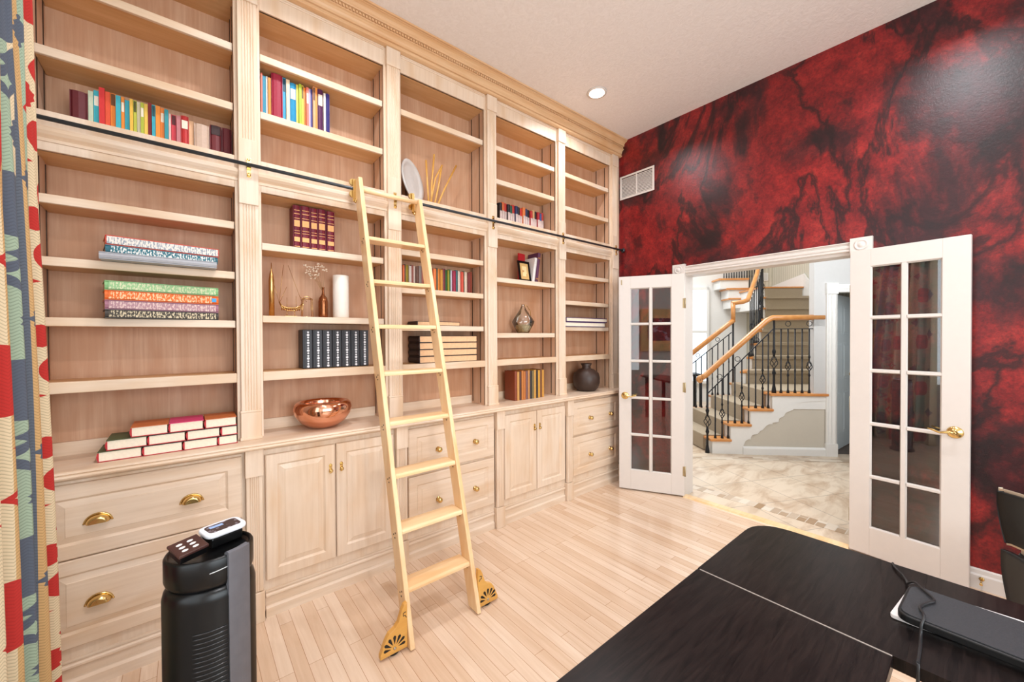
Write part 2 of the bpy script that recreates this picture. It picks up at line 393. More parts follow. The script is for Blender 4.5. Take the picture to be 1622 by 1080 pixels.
# ------------------------------------------------------------ bookcase wall
CX = [-.527, .252, 1.032, 1.813, 2.588, 3.367]
UY, PY = 2.45, 2.428           # upper face frame and pilaster faces
LY, LPY = 2.375, 2.335         # lower face frame and pilaster faces
YBK = 2.66
HS = .057
ORD = ['leftmost', 'second', 'middle', 'fourth', 'rightmost']
WHERE = ['behind the curtain edge', 'behind the ladder\'s left side', 'with the white plate and sticks', 'with the glass vase and picture frame', 'beside the red wall']
ADJ = {0: [2.945, 2.642, 2.037, 1.78, 1.53], 1: [2.945, 2.642, 1.947, 1.56], 2: [2.94, 2.022, 1.77, 1.52], 3: [2.94, 2.68, 1.91, 1.47], 4: [2.935, 2.632, 2.022, 1.77, 1.53]}
def flute_prof(xc, w, y, n=5):
    pr = [(xc - w / 2, y + .03), (xc - w / 2, y + .002), (xc - w / 2 + .002, y)]
    m = .012; s = (w - 2 * m) / n
    for k in range(n):
        a = xc - w / 2 + m + s * k + s * .25; b = a + s * .5
        pr += [(a, y), (a + .0015, y + .0025), ((a + b) / 2, y + .0035), (b - .0015, y + .0025), (b, y)]
    pr += [(xc + w / 2 - .002, y), (xc + w / 2, y + .002), (xc + w / 2, y + .03)]
    return pr
for i in range(5):
    c0, c1 = CX[i], CX[i + 1]; a, b = c0 + HS, c1 - HS
    t = thing('bookcase_unit', '%s floor-to-ceiling bleached oak shelf unit, %s' % (ORD[i].capitalize() if 0 else ORD[i], WHERE[i]), 'bookcase', ((a + b) / 2, UY, .915), 0, 'oak shelf units on the library wall')
    W = dict(parent=t, world=True)
    # sides, back
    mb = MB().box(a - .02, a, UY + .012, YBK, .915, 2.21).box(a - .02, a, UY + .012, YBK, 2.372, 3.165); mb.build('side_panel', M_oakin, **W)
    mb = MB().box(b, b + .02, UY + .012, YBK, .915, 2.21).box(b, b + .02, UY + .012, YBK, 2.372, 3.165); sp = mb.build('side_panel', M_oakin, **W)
    for xx in (a, b):
        g = MB(); s_ = 1 if xx == a else -1
        for yy in (2.515, 2.622):
            for z0, z1 in ((.93, 2.2), (2.38, 3.16)):
                lo, hi = sorted((xx, xx + s_ * .003)); g.box(lo, hi, yy - .003, yy + .003, z0, z1)
        g.build('shelf_standard', M_groove, **W)
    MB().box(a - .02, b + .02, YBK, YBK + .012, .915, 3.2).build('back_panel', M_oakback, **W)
    # top board, middle deck
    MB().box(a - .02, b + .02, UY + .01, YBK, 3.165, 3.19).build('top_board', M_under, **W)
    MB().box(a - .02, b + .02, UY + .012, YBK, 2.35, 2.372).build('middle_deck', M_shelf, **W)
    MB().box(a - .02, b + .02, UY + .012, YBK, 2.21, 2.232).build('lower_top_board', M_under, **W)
    MB().box(a - .001, b + .001, YBK - .018, YBK - .001, .915, .975).build('back_cleat', M_oakx, **W)
    # face frame
    ff = MB()
    ff.box(c0 if i else c0 - .08, a, UY, UY + .02, .915, 3.3).box(b, c1, UY, UY + .02, .915, 3.3)
    ff.box(a, b, UY, UY + .02, 3.165, 3.3).box(a, b, UY, UY + .02, 2.30, 2.372).box(a, b, UY, UY + .02, 2.21, 2.245)
    ff.build('face_frame', M_oakz, bevel=.002, **W)
    # moulding under the rail
    md = [(UY + .02, 2.245), (UY - .004, 2.245), (UY - .006, 2.256), (UY - .001, 2.262), (UY - .012, 2.272), (UY - .019, 2.284), (UY - .020, 2.296), (UY - .012, 2.306), (UY, 2.309), (UY + .02, 2.309)]
    MB().prism(md, a - .014, b + .014, 'x').build('moulding', M_oakx, **W)
    mb = MB().box(a, b, UY - .004, UY, 3.258, 3.266).box(a, b, UY - .008, UY, 3.266, 3.275); mb.build('frieze_bead', M_oakx, **W)
    # shelves
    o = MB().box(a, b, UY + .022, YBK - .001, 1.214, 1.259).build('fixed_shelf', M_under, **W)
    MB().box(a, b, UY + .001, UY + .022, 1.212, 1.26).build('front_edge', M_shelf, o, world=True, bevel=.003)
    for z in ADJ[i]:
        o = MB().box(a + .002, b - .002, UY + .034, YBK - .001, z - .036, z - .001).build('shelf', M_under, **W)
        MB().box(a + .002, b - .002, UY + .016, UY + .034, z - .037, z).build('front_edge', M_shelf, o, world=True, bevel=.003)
    # right-hand pilaster (the first unit also carries the left one)
    for c in ([c0, c1] if i == 0 else [c1]):
        p = MB().prism(flute_prof(c, .084, PY), 1.06, 2.13, 'z').prism(flute_prof(c, .084, PY), 2.45, 3.17, 'z').build('pilaster', M_oakz, **W)
        MB().box(c - .045, c + .045, PY - .008, UY, .915, 1.055).prism([(c - .049, UY), (c - .049, PY - .014), (c + .049, PY - .014), (c + .049, UY)], .915, .93, 'z').prism([(c - .047, UY), (c - .047, PY - .006), (c + .047, PY - .006), (c + .047, UY)], 1.055, 1.066, 'z').build('plinth', M_oakz, p, world=True, bevel=.003)
        MB().box(c - .043, c + .043, PY - .010, UY, 2.125, 2.34).build('cap', M_oakz, p, world=True, bevel=.003)
        MB().box(c - .043, c + .043, PY - .004, UY, 2.34, 2.46).build('base_block', M_oakz, p, world=True, bevel=.003)
        MB().box(c - .046, c + .046, PY - .008, UY, 3.162, 3.275).build('top_cap', M_oakz, p, world=True, bevel=.003)
    if i == 4: MB().box(c1, XR - .001, UY - .002, UY + .02, .915, 3.3).build('scribe_strip', M_oakz, **W)

# crown moulding
cr = [(UY - .0005, 3.276), (PY - .004, 3.276)] + [(PY - o_, z_) for o_, z_ in ((.016, 3.279), (.020, 3.284), (.020, 3.292), (.015, 3.296), (.009, 3.298), (.009, 3.303), (.018, 3.306), (.019, 3.318), (.024, 3.330), (.034, 3.340), (.043, 3.344),
      (.043, 3.349), (.034, 3.352), (.034, 3.372), (.048, 3.374), (.050, 3.379), (.048, 3.384), (.050, 3.394), (.058, 3.404), (.072, 3.410), (.080, 3.411), (.080, 3.415), (.074, 3.417), (.086, 3.420), (.088, 3.429))] + [(UY - .0005, 3.429)]
t = thing('crown_moulding', 'stepped oak crown moulding running along the top of the whole bookcase', 'moulding', (1.4, PY, 3.28))
MB().prism(cr, XL + .01, XR - .002, 'x').build('crown_profile', M_crown, t, world=True)
dn = MB(); x = XL + .02
while x < XR - .02:
    dn.box(x, x + .011, PY - .044, PY - .032, 3.356, 3.369); x += .019
d = dn.build('dentil_band', M_crown, t, world=True); d['kind'] = 'stuff'

# worktop
wt = [(YBK, .882), (2.315, .882), (2.308, .886), (2.305, .892), (2.309, .898), (2.314, .901), (2.309, .905), (2.312, .912), (2.320, .915), (YBK, .915)]
MB_ = MB().prism(wt, XL + .01, XR - .002, 'x')
props(MB_.build('worktop', M_oakx), 'long bleached oak worktop between base cabinets and shelf units', 'worktop')

# hardware builders
def knob(parent, x, z, y):
    m = Matrix.Translation((x, y, z)) @ Matrix.Rotation(PI / 2, 4, 'X')
    MB().lathe([(.017, 0), (.017, .003), (.008, .006), (.007, .014), (.012, .018), (.017, .022), (.0185, .028), (.016, .034), (.009, .038), (.003, .039)], n=20, m=m).build('knob', M_brass, parent, world=True, label='round polished brass knob')
def cup_pull(parent, x, z, y):
    mb = MB(); n = 16; r = .036; d = .028; rings_ = []
    vs = []; fs = []
    for j in range(7):
        q = PI / 2 * j / 6          # from rim at face to front lip
        for k in range(n + 1):
            a = PI * k / n
            rr = r * math.cos(q * .55)
            vs.append((x - rr * math.cos(a), y - d * math.sin(q), z - .014 + rr * .86 * math.sin(a)))
    for j in range(6):
        for k in range(n):
            p = j * (n + 1) + k; fs.append((p, p + 1, p + n + 2, p + n + 1))
    mb.add(vs, fs, True)
    e = 6 * (n + 1)
    mb.f.append(tuple(range(e, e + n + 1)))
    vs2 = []
    for k in range(n + 1):
        a = PI * k / n; vs2.append((x - (r + .006) * math.cos(a), y - .002, z - .015 + (r + .006) * .88 * math.sin(a)))
    b = len(mb.v); mb.add(vs2, []); mb.f.append(tuple(range(b, b + n + 1)))
    mb.tube([(x - .042, y - .003, z - .015)] + [(x - .040 * math.cos(PI * k / 12), y - .003, z - .015 + .036 * math.sin(PI * k / 12)) for k in range(1, 12)] + [(x + .042, y - .003, z - .015)], .003, 6)
    mb.build('cup_pull', M_brass, parent, world=True, label='brass half-moon cup pull', solid=.002)
def drop_pull(parent, x, z, y):
    mb = MB()
    pr = []
    for k in range(20):
        a = 2 * PI * k / 20; pr.append((x + .0095 * math.sin(a) * (1.25 if abs(math.cos(a)) > .55 else .8), z + .028 * math.cos(a)))
    mb.prism(pr, y - .003, y, 'y')
    mb.lathe([(.006, 0), (.006, .008), (.003, .012)], n=12, m=Matrix.Translation((x, y, z + .014)) @ Matrix.Rotation(PI / 2, 4, 'X'))
    mb.lathe([(.004, 0), (.010, .004), (.011, .010), (.006, .014)], n=12, m=Matrix.Translation((x, y - .003, z - .012)) @ Matrix.Rotation(PI / 2, 4, 'X'))
    mb.build('latch_pull', M_brass, parent, world=True, label='small brass latch pull')
DY = 2.352
def raised(x0, x1, z0, z1, mgn=.055):
    return MB().rings(x0, x1, z0, z1, [(0, LY - .001), (0, DY + .004), (.005, DY), (mgn - .006, DY), (mgn, DY + .006), (mgn + .004, DY + .009), (mgn + .028, DY + .003), (mgn + .030, DY + .001)])
KL = ['drawer unit with brass cup pulls behind the tower fan', 'double-door unit with brass latches left of the ladder foot', 'drawer unit with four round knobs behind the ladder', 'narrow double-door unit right of the ladder', 'drawer unit with four round knobs beside the open white door']
for i in range(5):
    c0, c1 = CX[i], CX[i + 1]; a, b = c0 + .052, c1 - .052
    t = thing('base_cabinet', 'bleached oak base cabinet, ' + KL[i], 'cabinet', ((a + b) / 2, LY, 0), 0, 'oak base cabinets under the worktop')
    W = dict(parent=t, world=True)
    MB().box(c0 + .001 if i else c0 - .08, c1 - .001, LY, YBK, .03, .882).build('body', M_oakz, **W)
    bp = [(LY, .0), (LY - .018, .0), (LY - .018, .046), (LY - .008, .056), (LY - .004, .058), (LY - .004, .098), (LY - .013, .102), (LY - .018, .108), (LY - .018, .116), (LY - .012, .121), (LY - .005, .122), (LY - .005, .126), (LY - .010, .129), (LY - .009, .135), (LY, .137)]
    MB().prism(bp, a - .005, b + .005, 'x').build('skirting', M_oakx, **W)
    MB().prism([(LY, .862), (LY - .012, .868), (LY - .03, .881), (LY, .881)], a - .005, b + .005, 'x').build('top_bead', M_oakx, **W)
    if i in (1, 3):
        mid = (a + b) / 2
        for k, (x0, x1) in enumerate(((a - .002, mid - .004), (mid + .004, b + .002))):
            d = raised(x0, x1, .193, .838, .058).build('door', M_oakz, **W)
            drop_pull(d, (x1 - .024) if k == 0 else (x0 + .026), .706, DY)
    else:
        rows = [(.192, .538), (.556, .85)] if i else [(.188, .545), (.550, .852)]
        for z0, z1 in rows:
            d = raised(a - .002, b + .002, z0, z1, .062).build('drawer', M_oakx, **W)
            zc = (z0 + z1) / 2
            for fx in {0: (.27, .717), 2: (.305, .744), 4: (.335, .782)}[i]:
                xx = a + (b - a) * fx
                if i == 0: cup_pull(d, xx, zc - .005, DY)
                else: knob(d, xx, zc - .012, DY)
    for c in ([c0, c1] if i == 0 else [c1]):
        w_ = .075
        p = MB().prism(flute_prof(c, .068, LPY + .006, 5), .16, .75, 'z').box(c - .034, c + .034, LPY + .03, LY, .16, .75).build('pilaster', M_oakz, **W)
        MB().box(c - .038, c + .038, LPY - .006, LY, .745, .882).build('cap', M_oakz, p, world=True, bevel=.003)
        MB().box(c - .040, c + .040, LPY, LY, 0, .155).build('plinth', M_oakz, p, world=True, bevel=.003)
    if i == 4: MB().box(c1 + .03, XR - .001, LY - .002, LY + .02, 0, .882).build('scribe_strip', M_oakz, **W)

# ladder rail with brackets
RY, RZ = 2.392, 2.318
t = thing('ladder_rail', 'long dark steel ladder rail running across the bookcase', 'rail', (1.4, RY, RZ))
MB().tube([(XL + .05, RY, RZ), (XR - .025, RY, RZ)], .009, 14).build('tube', M_rail, t, world=True)
MB().lathe([(.022, 0), (.022, .012), (.014, .016), (.014, .02)], n=16, m=Matrix.Translation((XR - .004, RY, RZ)) @ Matrix.Rotation(-PI / 2, 4, 'Y')).build('end_socket', M_rail, t, world=True)
for c in CX:
    br = MB().box(c - .009, c + .009, PY - .014, PY - .010, 2.262, 2.362)
    br.lathe([(.009, 0), (.009, .008), (.005, .011)], n=12, m=Matrix.Translation((c, PY - .012, 2.273)) @ Matrix.Rotation(PI / 2, 4, 'X'))
    br.lathe([(.007, 0), (.007, .005), (.004, .008)], n=12, m=Matrix.Translation((c, PY - .012, 2.352)) @ Matrix.Rotation(PI / 2, 4, 'X'))
    br.box(c - .008, c + .008, RY + .009, PY - .010, RZ - .012, RZ + .010)
    br.build('bracket', M_brass, t, world=True, label='small brass rail bracket')

# ------------------------------------------------------------ ladder
KS = (2.335 - 1.70) / 2.31
t = thing('library_ladder', 'maple rolling library ladder leaning on the rail of the bookcase', 'ladder', (.97, 1.70, 0))
def slant(x0, x1, z0, z1, y_off, dep, m=MB):
    f = lambda z: 1.672 + KS * z + y_off
    return [(x0, f(z0), z0), (x1, f(z0), z0), (x1, f(z0) + dep, z0), (x0, f(z0) + dep, z0), (x0, f(z1), z1), (x1, f(z1), z1), (x1, f(z1) + dep, z1), (x0, f(z1) + dep, z1)]
BF = [(3, 2, 1, 0), (4, 5, 6, 7), (0, 1, 5, 4), (1, 2, 6, 5), (2, 3, 7, 6), (3, 0, 4, 7)]
for x0, x1, ztop, nm in ((.772, .796, 2.37, 'l'), (1.142, 1.166, 2.315, 'r')):
    s = MB().add(slant(x0, x1, .006, ztop, 0, .088), BF).build('side_rail', M_ladder, t, world=True, bevel=.004)
    if nm == 'l':
        pass
    sc_ = MB()
    for k in range(8):
        z = .235 + .2518 * k; yy = 1.672 + KS * z
        for dy, dz in ((.03, .0), (.05, -.012), (.035, -.024)):
            xs = x0 if nm == 'l' else x0
            sc_.lathe([(.0042, 0), (.0042, .0012), (.002, .0016)], n=8, m=Matrix.Translation((xs, yy + dy, z + dz)) @ Matrix.Rotation(-PI / 2, 4, 'Y'))
    sc_.build('screw', M_groove, s, world=True)
for k in range(8):
    z = .251 + .2518 * k; yf = 1.672 + KS * z
    pr = [(yf + .002, z - .022), (yf + .002, z - .010), (yf + .006, z - .002), (yf + .012, z), (yf + .105, z), (yf + .108, z - .022)]
    MB().prism(pr, .797, 1.141, 'x').build('rung', M_ladderx, t, world=True, bevel=.002)
zt = 2.300; MB().tube([(.797, 1.672 + KS * zt + .03, zt), (1.141, 1.672 + KS * zt + .03, zt)], .014, 14).build('top_bar', M_ladderx, t, world=True)
for xs, sg in ((.760, -1), (1.130, -1)):
    h = MB(); yc = RY
    for dz in (.034, -.034):
        h.lathe([(.020, -.006), (.020, -.003), (.014, 0), (.020, .003), (.020, .006)], n=18, m=Matrix.Translation((xs, yc - .004, RZ + dz)) @ Matrix.Rotation(PI / 2, 4, 'Y') @ Matrix.Rotation(PI / 2, 4, 'X') if 0 else Matrix.Translation((xs, yc - .004, RZ + dz)) @ Matrix.Rotation(PI / 2, 4, 'X'))
    h.box(xs - .003, xs + .012, yc - .022, yc - .014, RZ - .075, RZ + .05)
    h.tube([(xs, yc - .02, RZ - .075), (xs + .004, yc - .034, RZ - .09), (xs + .010, yc - .036, RZ - .07)], .006, 8)
    h.build('roller_hook', M_brass, t, world=True, label='brass roller hook gripping the rail')
# fan-cut wheel housings at the feet
def fan_foot(xe, sg, yc):
    H = .20; L = .128
    out = [(0, .012), (L, .012)] + [(L - .0, .03)] + [(L * (.98 - .10 * k), .035 + .082 * math.sin(PI / 2 * k / 4)) for k in range(5)] + [(L * .46, .125), (L * .34, .142), (L * .26, .17), (L * .22, H - .012), (L * .12, H + .012), (0, H + .018)]
    pr = [(xe + sg * a, b) for a, b in out]
    o = MB().prism(pr, yc - .012, yc + .012, 'y').build('wheel_housing', M_fan, t, world=True, bevel=.003, label='golden oak wheel housing with fan cut-outs')
    c = MB()
    for k in range(7):
        a = PI * (.04 + .92 * k / 6.0); dx, dz = math.cos(a), math.sin(a)
        cx, cz = xe + sg * .062, .036
        r1, r2, hw = .017, .056 if dz > .3 else .050, .0072
        px, pz = -dz, dx
        P = [(cx + dx * r1, cz + dz * r1)] + [(cx + dx * (r1 + (r2 - r1) * f) + px * hw * g, cz + dz * (r1 + (r2 - r1) * f) + pz * hw * g) for f, g in ((.55, .7), (.85, 1), (1, .5), (1.03, 0), (1, -.5), (.85, -1), (.55, -.7))]
        P = [p for p in P if .018 < p[1]]
        c.prism(P[::-1], yc - .0125, yc - .0118, 'y')
    c.build('fan_cutout', M_blackmat, o, world=True); c = MB()
    for z0 in (.158,):
        c.tube([(xe + sg * .006, yc - .0122, z0 - .006), (xe + sg * .012, yc - .0122, z0 + .006), (xe + sg * .02, yc - .0122, z0 + .004), (xe + sg * .02, yc - .0122, z0 + .018), (xe + sg * .008, yc - .0122, z0 + .02)], .0018, 6)
    c.build('latch_slot', M_blackmat, o, world=True)
    MB().lathe([(.004, -.016), (.007, -.014), (.004, -.012)], n=12, m=Matrix.Translation((xe + sg * .062, yc, .036)) @ Matrix.Rotation(-PI / 2, 4, 'X')).build('axle_bolt', plain('steel_bolt', (190, 186, 178), .3, .9), o, world=True)
    MB().lathe([(.030, -.009), (.032, -.006), (.032, .006), (.030, .009)], n=24, m=Matrix.Translation((xe + sg * .062, yc, .032)) @ Matrix.Rotation(PI / 2, 4, 'X')).build('wheel', M_blackmat, o, world=True)
fan_foot(.771, -1, 1.715); fan_foot(1.167, 1, 1.715)

# ------------------------------------------------------------ french doors
def french_door(name, label, H, Fr, panes, flip, lever_side):
    v = Vector((Fr[0] - H[0], Fr[1] - H[1])); Wd = v.length; rz = math.atan2(v.y, v.x)
    t = thing(name, label, 'door', (H[0], H[1], .012), rz)    # local +x from hinge to free edge
    TH = .036; Z1 = 1.985; pz = [.18 + .3435 * k for k in range(5)]; ph = .3185
    xs = panes; s = MB(); y0, y1 = -TH / 2, TH / 2
    s.box(0, xs[0][0], y0, y1, 0, Z1).box(xs[1][1], Wd, y0, y1, 0, Z1)
    s.box(xs[0][0], xs[1][1], y0, y1, 0, pz[0]).box(xs[0][0], xs[1][1], y0, y1, pz[4] + ph, Z1)
    s.build('door_leaf', M_white, t, bevel=.002)
    m = MB(); xm0, xm1 = xs[0][1], xs[1][0]
    def bar_v(a, b, z0, z1):
        m.prism([(a, -.004), (a + .006, -TH / 2), (b - .006, -TH / 2), (b, -.004), (b, .004), (b - .006, TH / 2), (a + .006, TH / 2), (a, .004)], z0, z1, 'z')
    def bar_h(z0, z1, a, b):
        m.prism([(-.004, z0), (-TH / 2, z0 + .006), (-TH / 2, z1 - .006), (-.004, z1), (.004, z1), (TH / 2, z1 - .006), (TH / 2, z0 + .006), (.004, z0)], a, b, 'x')
    bar_v(xm0, xm1, pz[0], pz[4] + ph)
    for k in range(4):
        for a, b in xs: bar_h(pz[k] + ph, pz[k + 1], a, b)
    # small bevel beads round the panes
    for a, b in xs:
        for z in (pz[0], pz[4] + ph):
            sgn = 1 if z == pz[0] else -1
            for sd in (-1, 1):
                m.prism([(sd * .004, z), (sd * TH / 2 * .95, z), (sd * .004, z + sgn * .007)], a, b, 'x')
    for x_, sgn in ((xs[0][0], 1), (xs[1][1], -1)):
        for sd in (-1, 1): m.prism([(x_, sd * .004), (x_, sd * TH / 2 * .95), (x_ + sgn * .007, sd * .004)], pz[0], pz[4] + ph, 'z')
    m.build('muntin', M_white, t)
    for k in range(5):
        for a, b in xs:
            MB().box(a + .0005, b - .0005, -.002, .002, pz[k], pz[k] + ph).build('pane', M_glass, t)
    hz = .873; hx = Wd - .055
    for sd in (-1, 1):
        hm = Matrix.Translation((hx, sd * TH / 2, hz)) @ Matrix.Rotation(-sd * PI / 2, 4, 'X')
        h = MB().lathe([(.034, 0), (.034, .003), (.028, .008), (.012, .010), (.010, .03), (.012, .034), (.006, .038)], n=24, m=hm)
        yy = sd * (TH / 2 + .03)
        h.tube([(hx, yy, hz), (hx - .02, yy + sd * .004, hz + .002), (hx - .055, yy + sd * .006, hz - .006), (hx - .085, yy, hz + .004), (hx - .105, yy, hz + .010)], [.009, .008, .006, .006, .004], 10)
        h.build('lever_handle', M_brass, t, label='polished brass lever handle')
    g = MB()
    for z in (.22, .97, 1.72):
        g.tube([(-.006, flip * TH / 2, z - .045), (-.006, flip * TH / 2, z + .045)], .006, 10)
        g.box(0, .014, flip * TH / 2 - .001, flip * TH / 2 + .001, z - .043, z + .043)
    g.build('hinge', M_bolt, t)
    fb = MB().box(Wd - .030, Wd - .020, -TH / 2 - .004, TH / 2 + .004, Z1 - .075, Z1 - .03)
    if 'left' in label: fb.build('flush_bolt', M_bolt, t)
    return t
french_door('glazed_door', 'left white ten-pane glazed door standing open beside the bookcase', (3.425, 1.735), (3.155, 2.232), ((.108, .268), (.300, .462)), 1, 1)
french_door('glazed_door', 'right white ten-pane glazed door folded back against the red wall', (3.428, .592), (3.375, .066), ((.103, .243), (.275, .419)), 1, 1)
# spring door stop on the baseboard
t = thing('door_stop', 'small brass door stop on the white baseboard by the glazed door', 'door stop', (XR - .018, .022, .062))
MB().lathe([(.011, 0), (.011, .004), (.006, .006)], n=12, m=Matrix.Rotation(-PI / 2, 4, 'Y')).build('base_plate', M_brass, t)
MB().tube([(-.006, 0, 0), (-.045, .002, -.004), (-.06, .002, -.01)], [.004, .004, .007], 8).build('stem', M_brass, t)

# ------------------------------------------------------------ books
CNT = [0]
def book(loc, T, H, D, cov, label, group, mode='stand', name='book', pages=None, spine=None, rot=(0, 0, 0), band=None, top=None, thick=None):
    """T thickness, H height, D depth. stand: T->x, D->y, H->z; flat: H->x, D->y, T->z; tail: D->x, H->y, T->z (spine at low x)"""
    t = thing(name, label, 'book', loc, 0, group); t.rotation_euler = rot
    A = {'stand': Matrix(((1, 0, 0), (0, 1, 0), (0, 0, 1))), 'flat': Matrix(((0, 0, 1), (0, 1, 0), (1, 0, 0))), 'tail': Matrix(((0, 1, 0), (0, 0, 1), (1, 0, 0)))}[mode].to_4x4()
    bt = thick or min(.003, T * .16); c = MB()
    c.box(0, bt, 0, D, 0, H, m=A)
    if top: MB().box(T - bt, T, 0, D, 0, H, m=A).build('top_cover', cm(top), t, label='differently coloured top cover')
    else: c.box(T - bt, T, 0, D, 0, H, m=A)
    if T > .02: c.prism([(bt, .004), (T * .18, -.001), (T * .5, -.004), (T * .82, -.001), (T - bt, .004)], 0, H, 'z', m=A)
    else: c.box(bt, T - bt, 0, .003, 0, H, m=A)
    cm_ = cov if not isinstance(cov, tuple) else cm(cov)
    # fix winding for mirrored axis maps is unnecessary: materials are two-sided
    c.build('cover', cm_, t)
    MB().box(bt, T - bt, .004, D - .004, .003, H - .003, m=A).build('pages', pages or M_pages, t)
    if band:
        for (h0, h1, bc) in band:
            MB().box(T * .12, T * .88, -.0055 if T > .02 else -.001, .001, H * h0, H * h1, m=A).build('spine_band', bc if not isinstance(bc, tuple) else cm(bc), t)
    return t
RED = (196, 38, 44); CN = {}
# top shelf of the leftmost unit
rowA = [(-.383, -.328, 2.522, 'maroon', (98, 30, 36)), (-.328, -.312, 2.54, 'pale green', (198, 208, 180)), (-.312, -.294, 2.551, 'teal', (58, 172, 186)), (-.294, -.275, 2.566, 'bright red', (214, 46, 46)),
 (-.275, -.259, 2.557, 'orange-red', (228, 84, 48)), (-.259, -.241, 2.559, 'orange-green', (236, 132, 44)), (-.241, -.224, 2.55, 'teal', (60, 176, 190)), (-.224, -.212, 2.552, 'orange', (240, 140, 48)), (-.212, -.195, 2.545, 'teal', (52, 170, 190)),
 (-.195, -.183, 2.551, 'yellow', (236, 190, 72)), (-.183, -.171, 2.551, 'lime', (186, 190, 66)), (-.171, -.158, 2.552, 'cream', (222, 210, 180)), (-.158, -.146, 2.548, 'lime', (180, 190, 60)), (-.146, -.133, 2.549, 'yellow', (238, 196, 84)),
 (-.133, -.119, 2.562, 'dark red', (138, 34, 36)), (-.119, -.106, 2.551, 'teal', (54, 168, 186)), (-.106, -.089, 2.556, 'orange', (240, 144, 48)), (-.089, -.074, 2.554, 'orange', (236, 132, 52)), (-.074, -.059, 2.547, 'teal', (50, 150, 160)),
 (-.059, -.05, 2.534, 'pink', (232, 190, 180)), (-.05, -.03, 2.535, 'crimson', (206, 58, 72)), (-.03, -.014, 2.533, 'mauve', (190, 120, 124)), (-.014, .017, 2.541, 'red', (196, 52, 52)), (.017, .036, 2.528, 'sand', (226, 178, 136)),
 (.037, .098, 2.52, 'taupe', (206, 178, 158)), (.1, .149, 2.535, 'maroon', (112, 40, 44)), (.151, .192, 2.538, 'maroon', (104, 34, 40))]
rowB = [(.321, .330, 2.877, 'coral', (232, 120, 100)), (.330, .346, 2.869, 'teal', (36, 140, 170)), (.347, .356, 2.875, 'white', (236, 226, 214)), (.356, .369, 2.866, 'orange', (240, 140, 40)), (.372, .427, 2.903, 'crimson', (160, 34, 60)), (.427, .443, 2.901, 'blue', (40, 160, 200)),
 (.443, .461, 2.892, 'cream', (238, 214, 178)), (.461, .494, 2.884, 'blue', (40, 150, 196)), (.495, .507, 2.889, 'yellow', (238, 214, 80)), (.507, .521, 2.892, 'lime', (170, 196, 50)), (.522, .533, 2.892, 'yellow', (240, 200, 70)), (.533, .544, 2.887, 'orange', (240, 130, 40)),
 (.545, .558, 2.889, 'coral', (236, 120, 96)), (.558, .569, 2.888, 'lilac', (190, 170, 196)), (.569, .580, 2.892, 'navy', (60, 60, 130)), (.58, .594, 2.906, 'peach', (244, 170, 120)), (.595, .606, 2.908, 'orange', (242, 150, 60)), (.607, .637, 2.915, 'purple', (92, 40, 84)), (.638, .650, 2.89, 'white', (236, 230, 226)), (.652, .673, 2.895, 'navy', (52, 46, 120))]
NTH = ['first', 'second', 'third', 'fourth', 'fifth', 'sixth', 'seventh', 'eighth', 'ninth', 'tenth', 'eleventh', 'twelfth', 'thirteenth', 'fourteenth', 'fifteenth', 'sixteenth', 'seventeenth', 'eighteenth', 'nineteenth', 'twentieth', '21st', '22nd', '23rd', '24th', '25th', '26th', '27th', '28th', '29th']
def row(lst, y, z, d, where, group, extra=None):
    for k, (x0, x1, zt, nm, c) in enumerate(lst):
        nb = ('right of a %s one' % lst[k - 1][3]) if k else 'at the left end'
        band = [(.62, .86, (238, 226, 206))] if k % 5 == 2 else ([(.7, .98, tuple(int(v * .45) for v in c))] if k % 5 == 0 and k else None)
        if extra: band = extra(k, c)
        book((x0 + .0005, y + (.006 * ((k * 7) % 3) - .006), z), x1 - x0 - .001, zt - z, d, c, '%s book, %s from the left in the row %s' % (nm, NTH[k], where), group, band=band)
row(rowA, 2.545, 2.373, .10, 'above the rail, leftmost unit', 'coloured books above the rail in the leftmost unit')
row(rowB, 2.525, 2.643, .11, 'high left of the ladder', 'coloured books on the high shelf of the second unit')
names3 = [('orange', (226, 110, 56)), ('dark brown', (96, 60, 56)), ('olive', (168, 148, 40)), ('white', (214, 204, 196)), ('brown', (150, 86, 72)), ('white', (226, 208, 196)), ('umber', (110, 74, 60)), ('grey', (140, 124, 118)), ('rust', (150, 70, 50)), ('tan', (190, 150, 110)), ('maroon', (110, 40, 46)), ('purple', (130, 70, 90)), ('orange', (234, 126, 60)), ('dark green', (40, 74, 60)), ('amber', (226, 140, 60)), ('ochre', (206, 146, 60)), ('maroon', (120, 40, 50)), ('green', (40, 100, 50)), ('olive', (160, 156, 50)), ('green', (50, 104, 50)), ('lavender', (210, 198, 214)), ('crimson', (166, 30, 66)), ('teal', (54, 104, 110)), ('white', (226, 208, 192)), ('red-orange', (222, 84, 60)), ('dark green', (40, 90, 70)), ('cream', (230, 206, 184)), ('dark red', (126, 36, 32)), ('brown', (142, 66, 44))]
e3 = [1.163, 1.177, 1.188, 1.21, 1.229, 1.248, 1.263, 1.286, 1.31, 1.337, 1.361, 1.385, 1.401, 1.426, 1.44, 1.459, 1.48, 1.505, 1.522, 1.535, 1.55, 1.567, 1.592, 1.614, 1.641, 1.663, 1.674, 1.704, 1.726, 1.746]
rowC = [(e3[k] * .99, e3[k + 1] * .99, 1.94 + .004 * ((k * 5) % 3), names3[k][0], names3[k][1]) for k in range(29)]
row(rowC, 2.585, 1.771, .065, 'in the row behind the ladder', 'small books in the row behind the ladder', extra=lambda k, c: None)
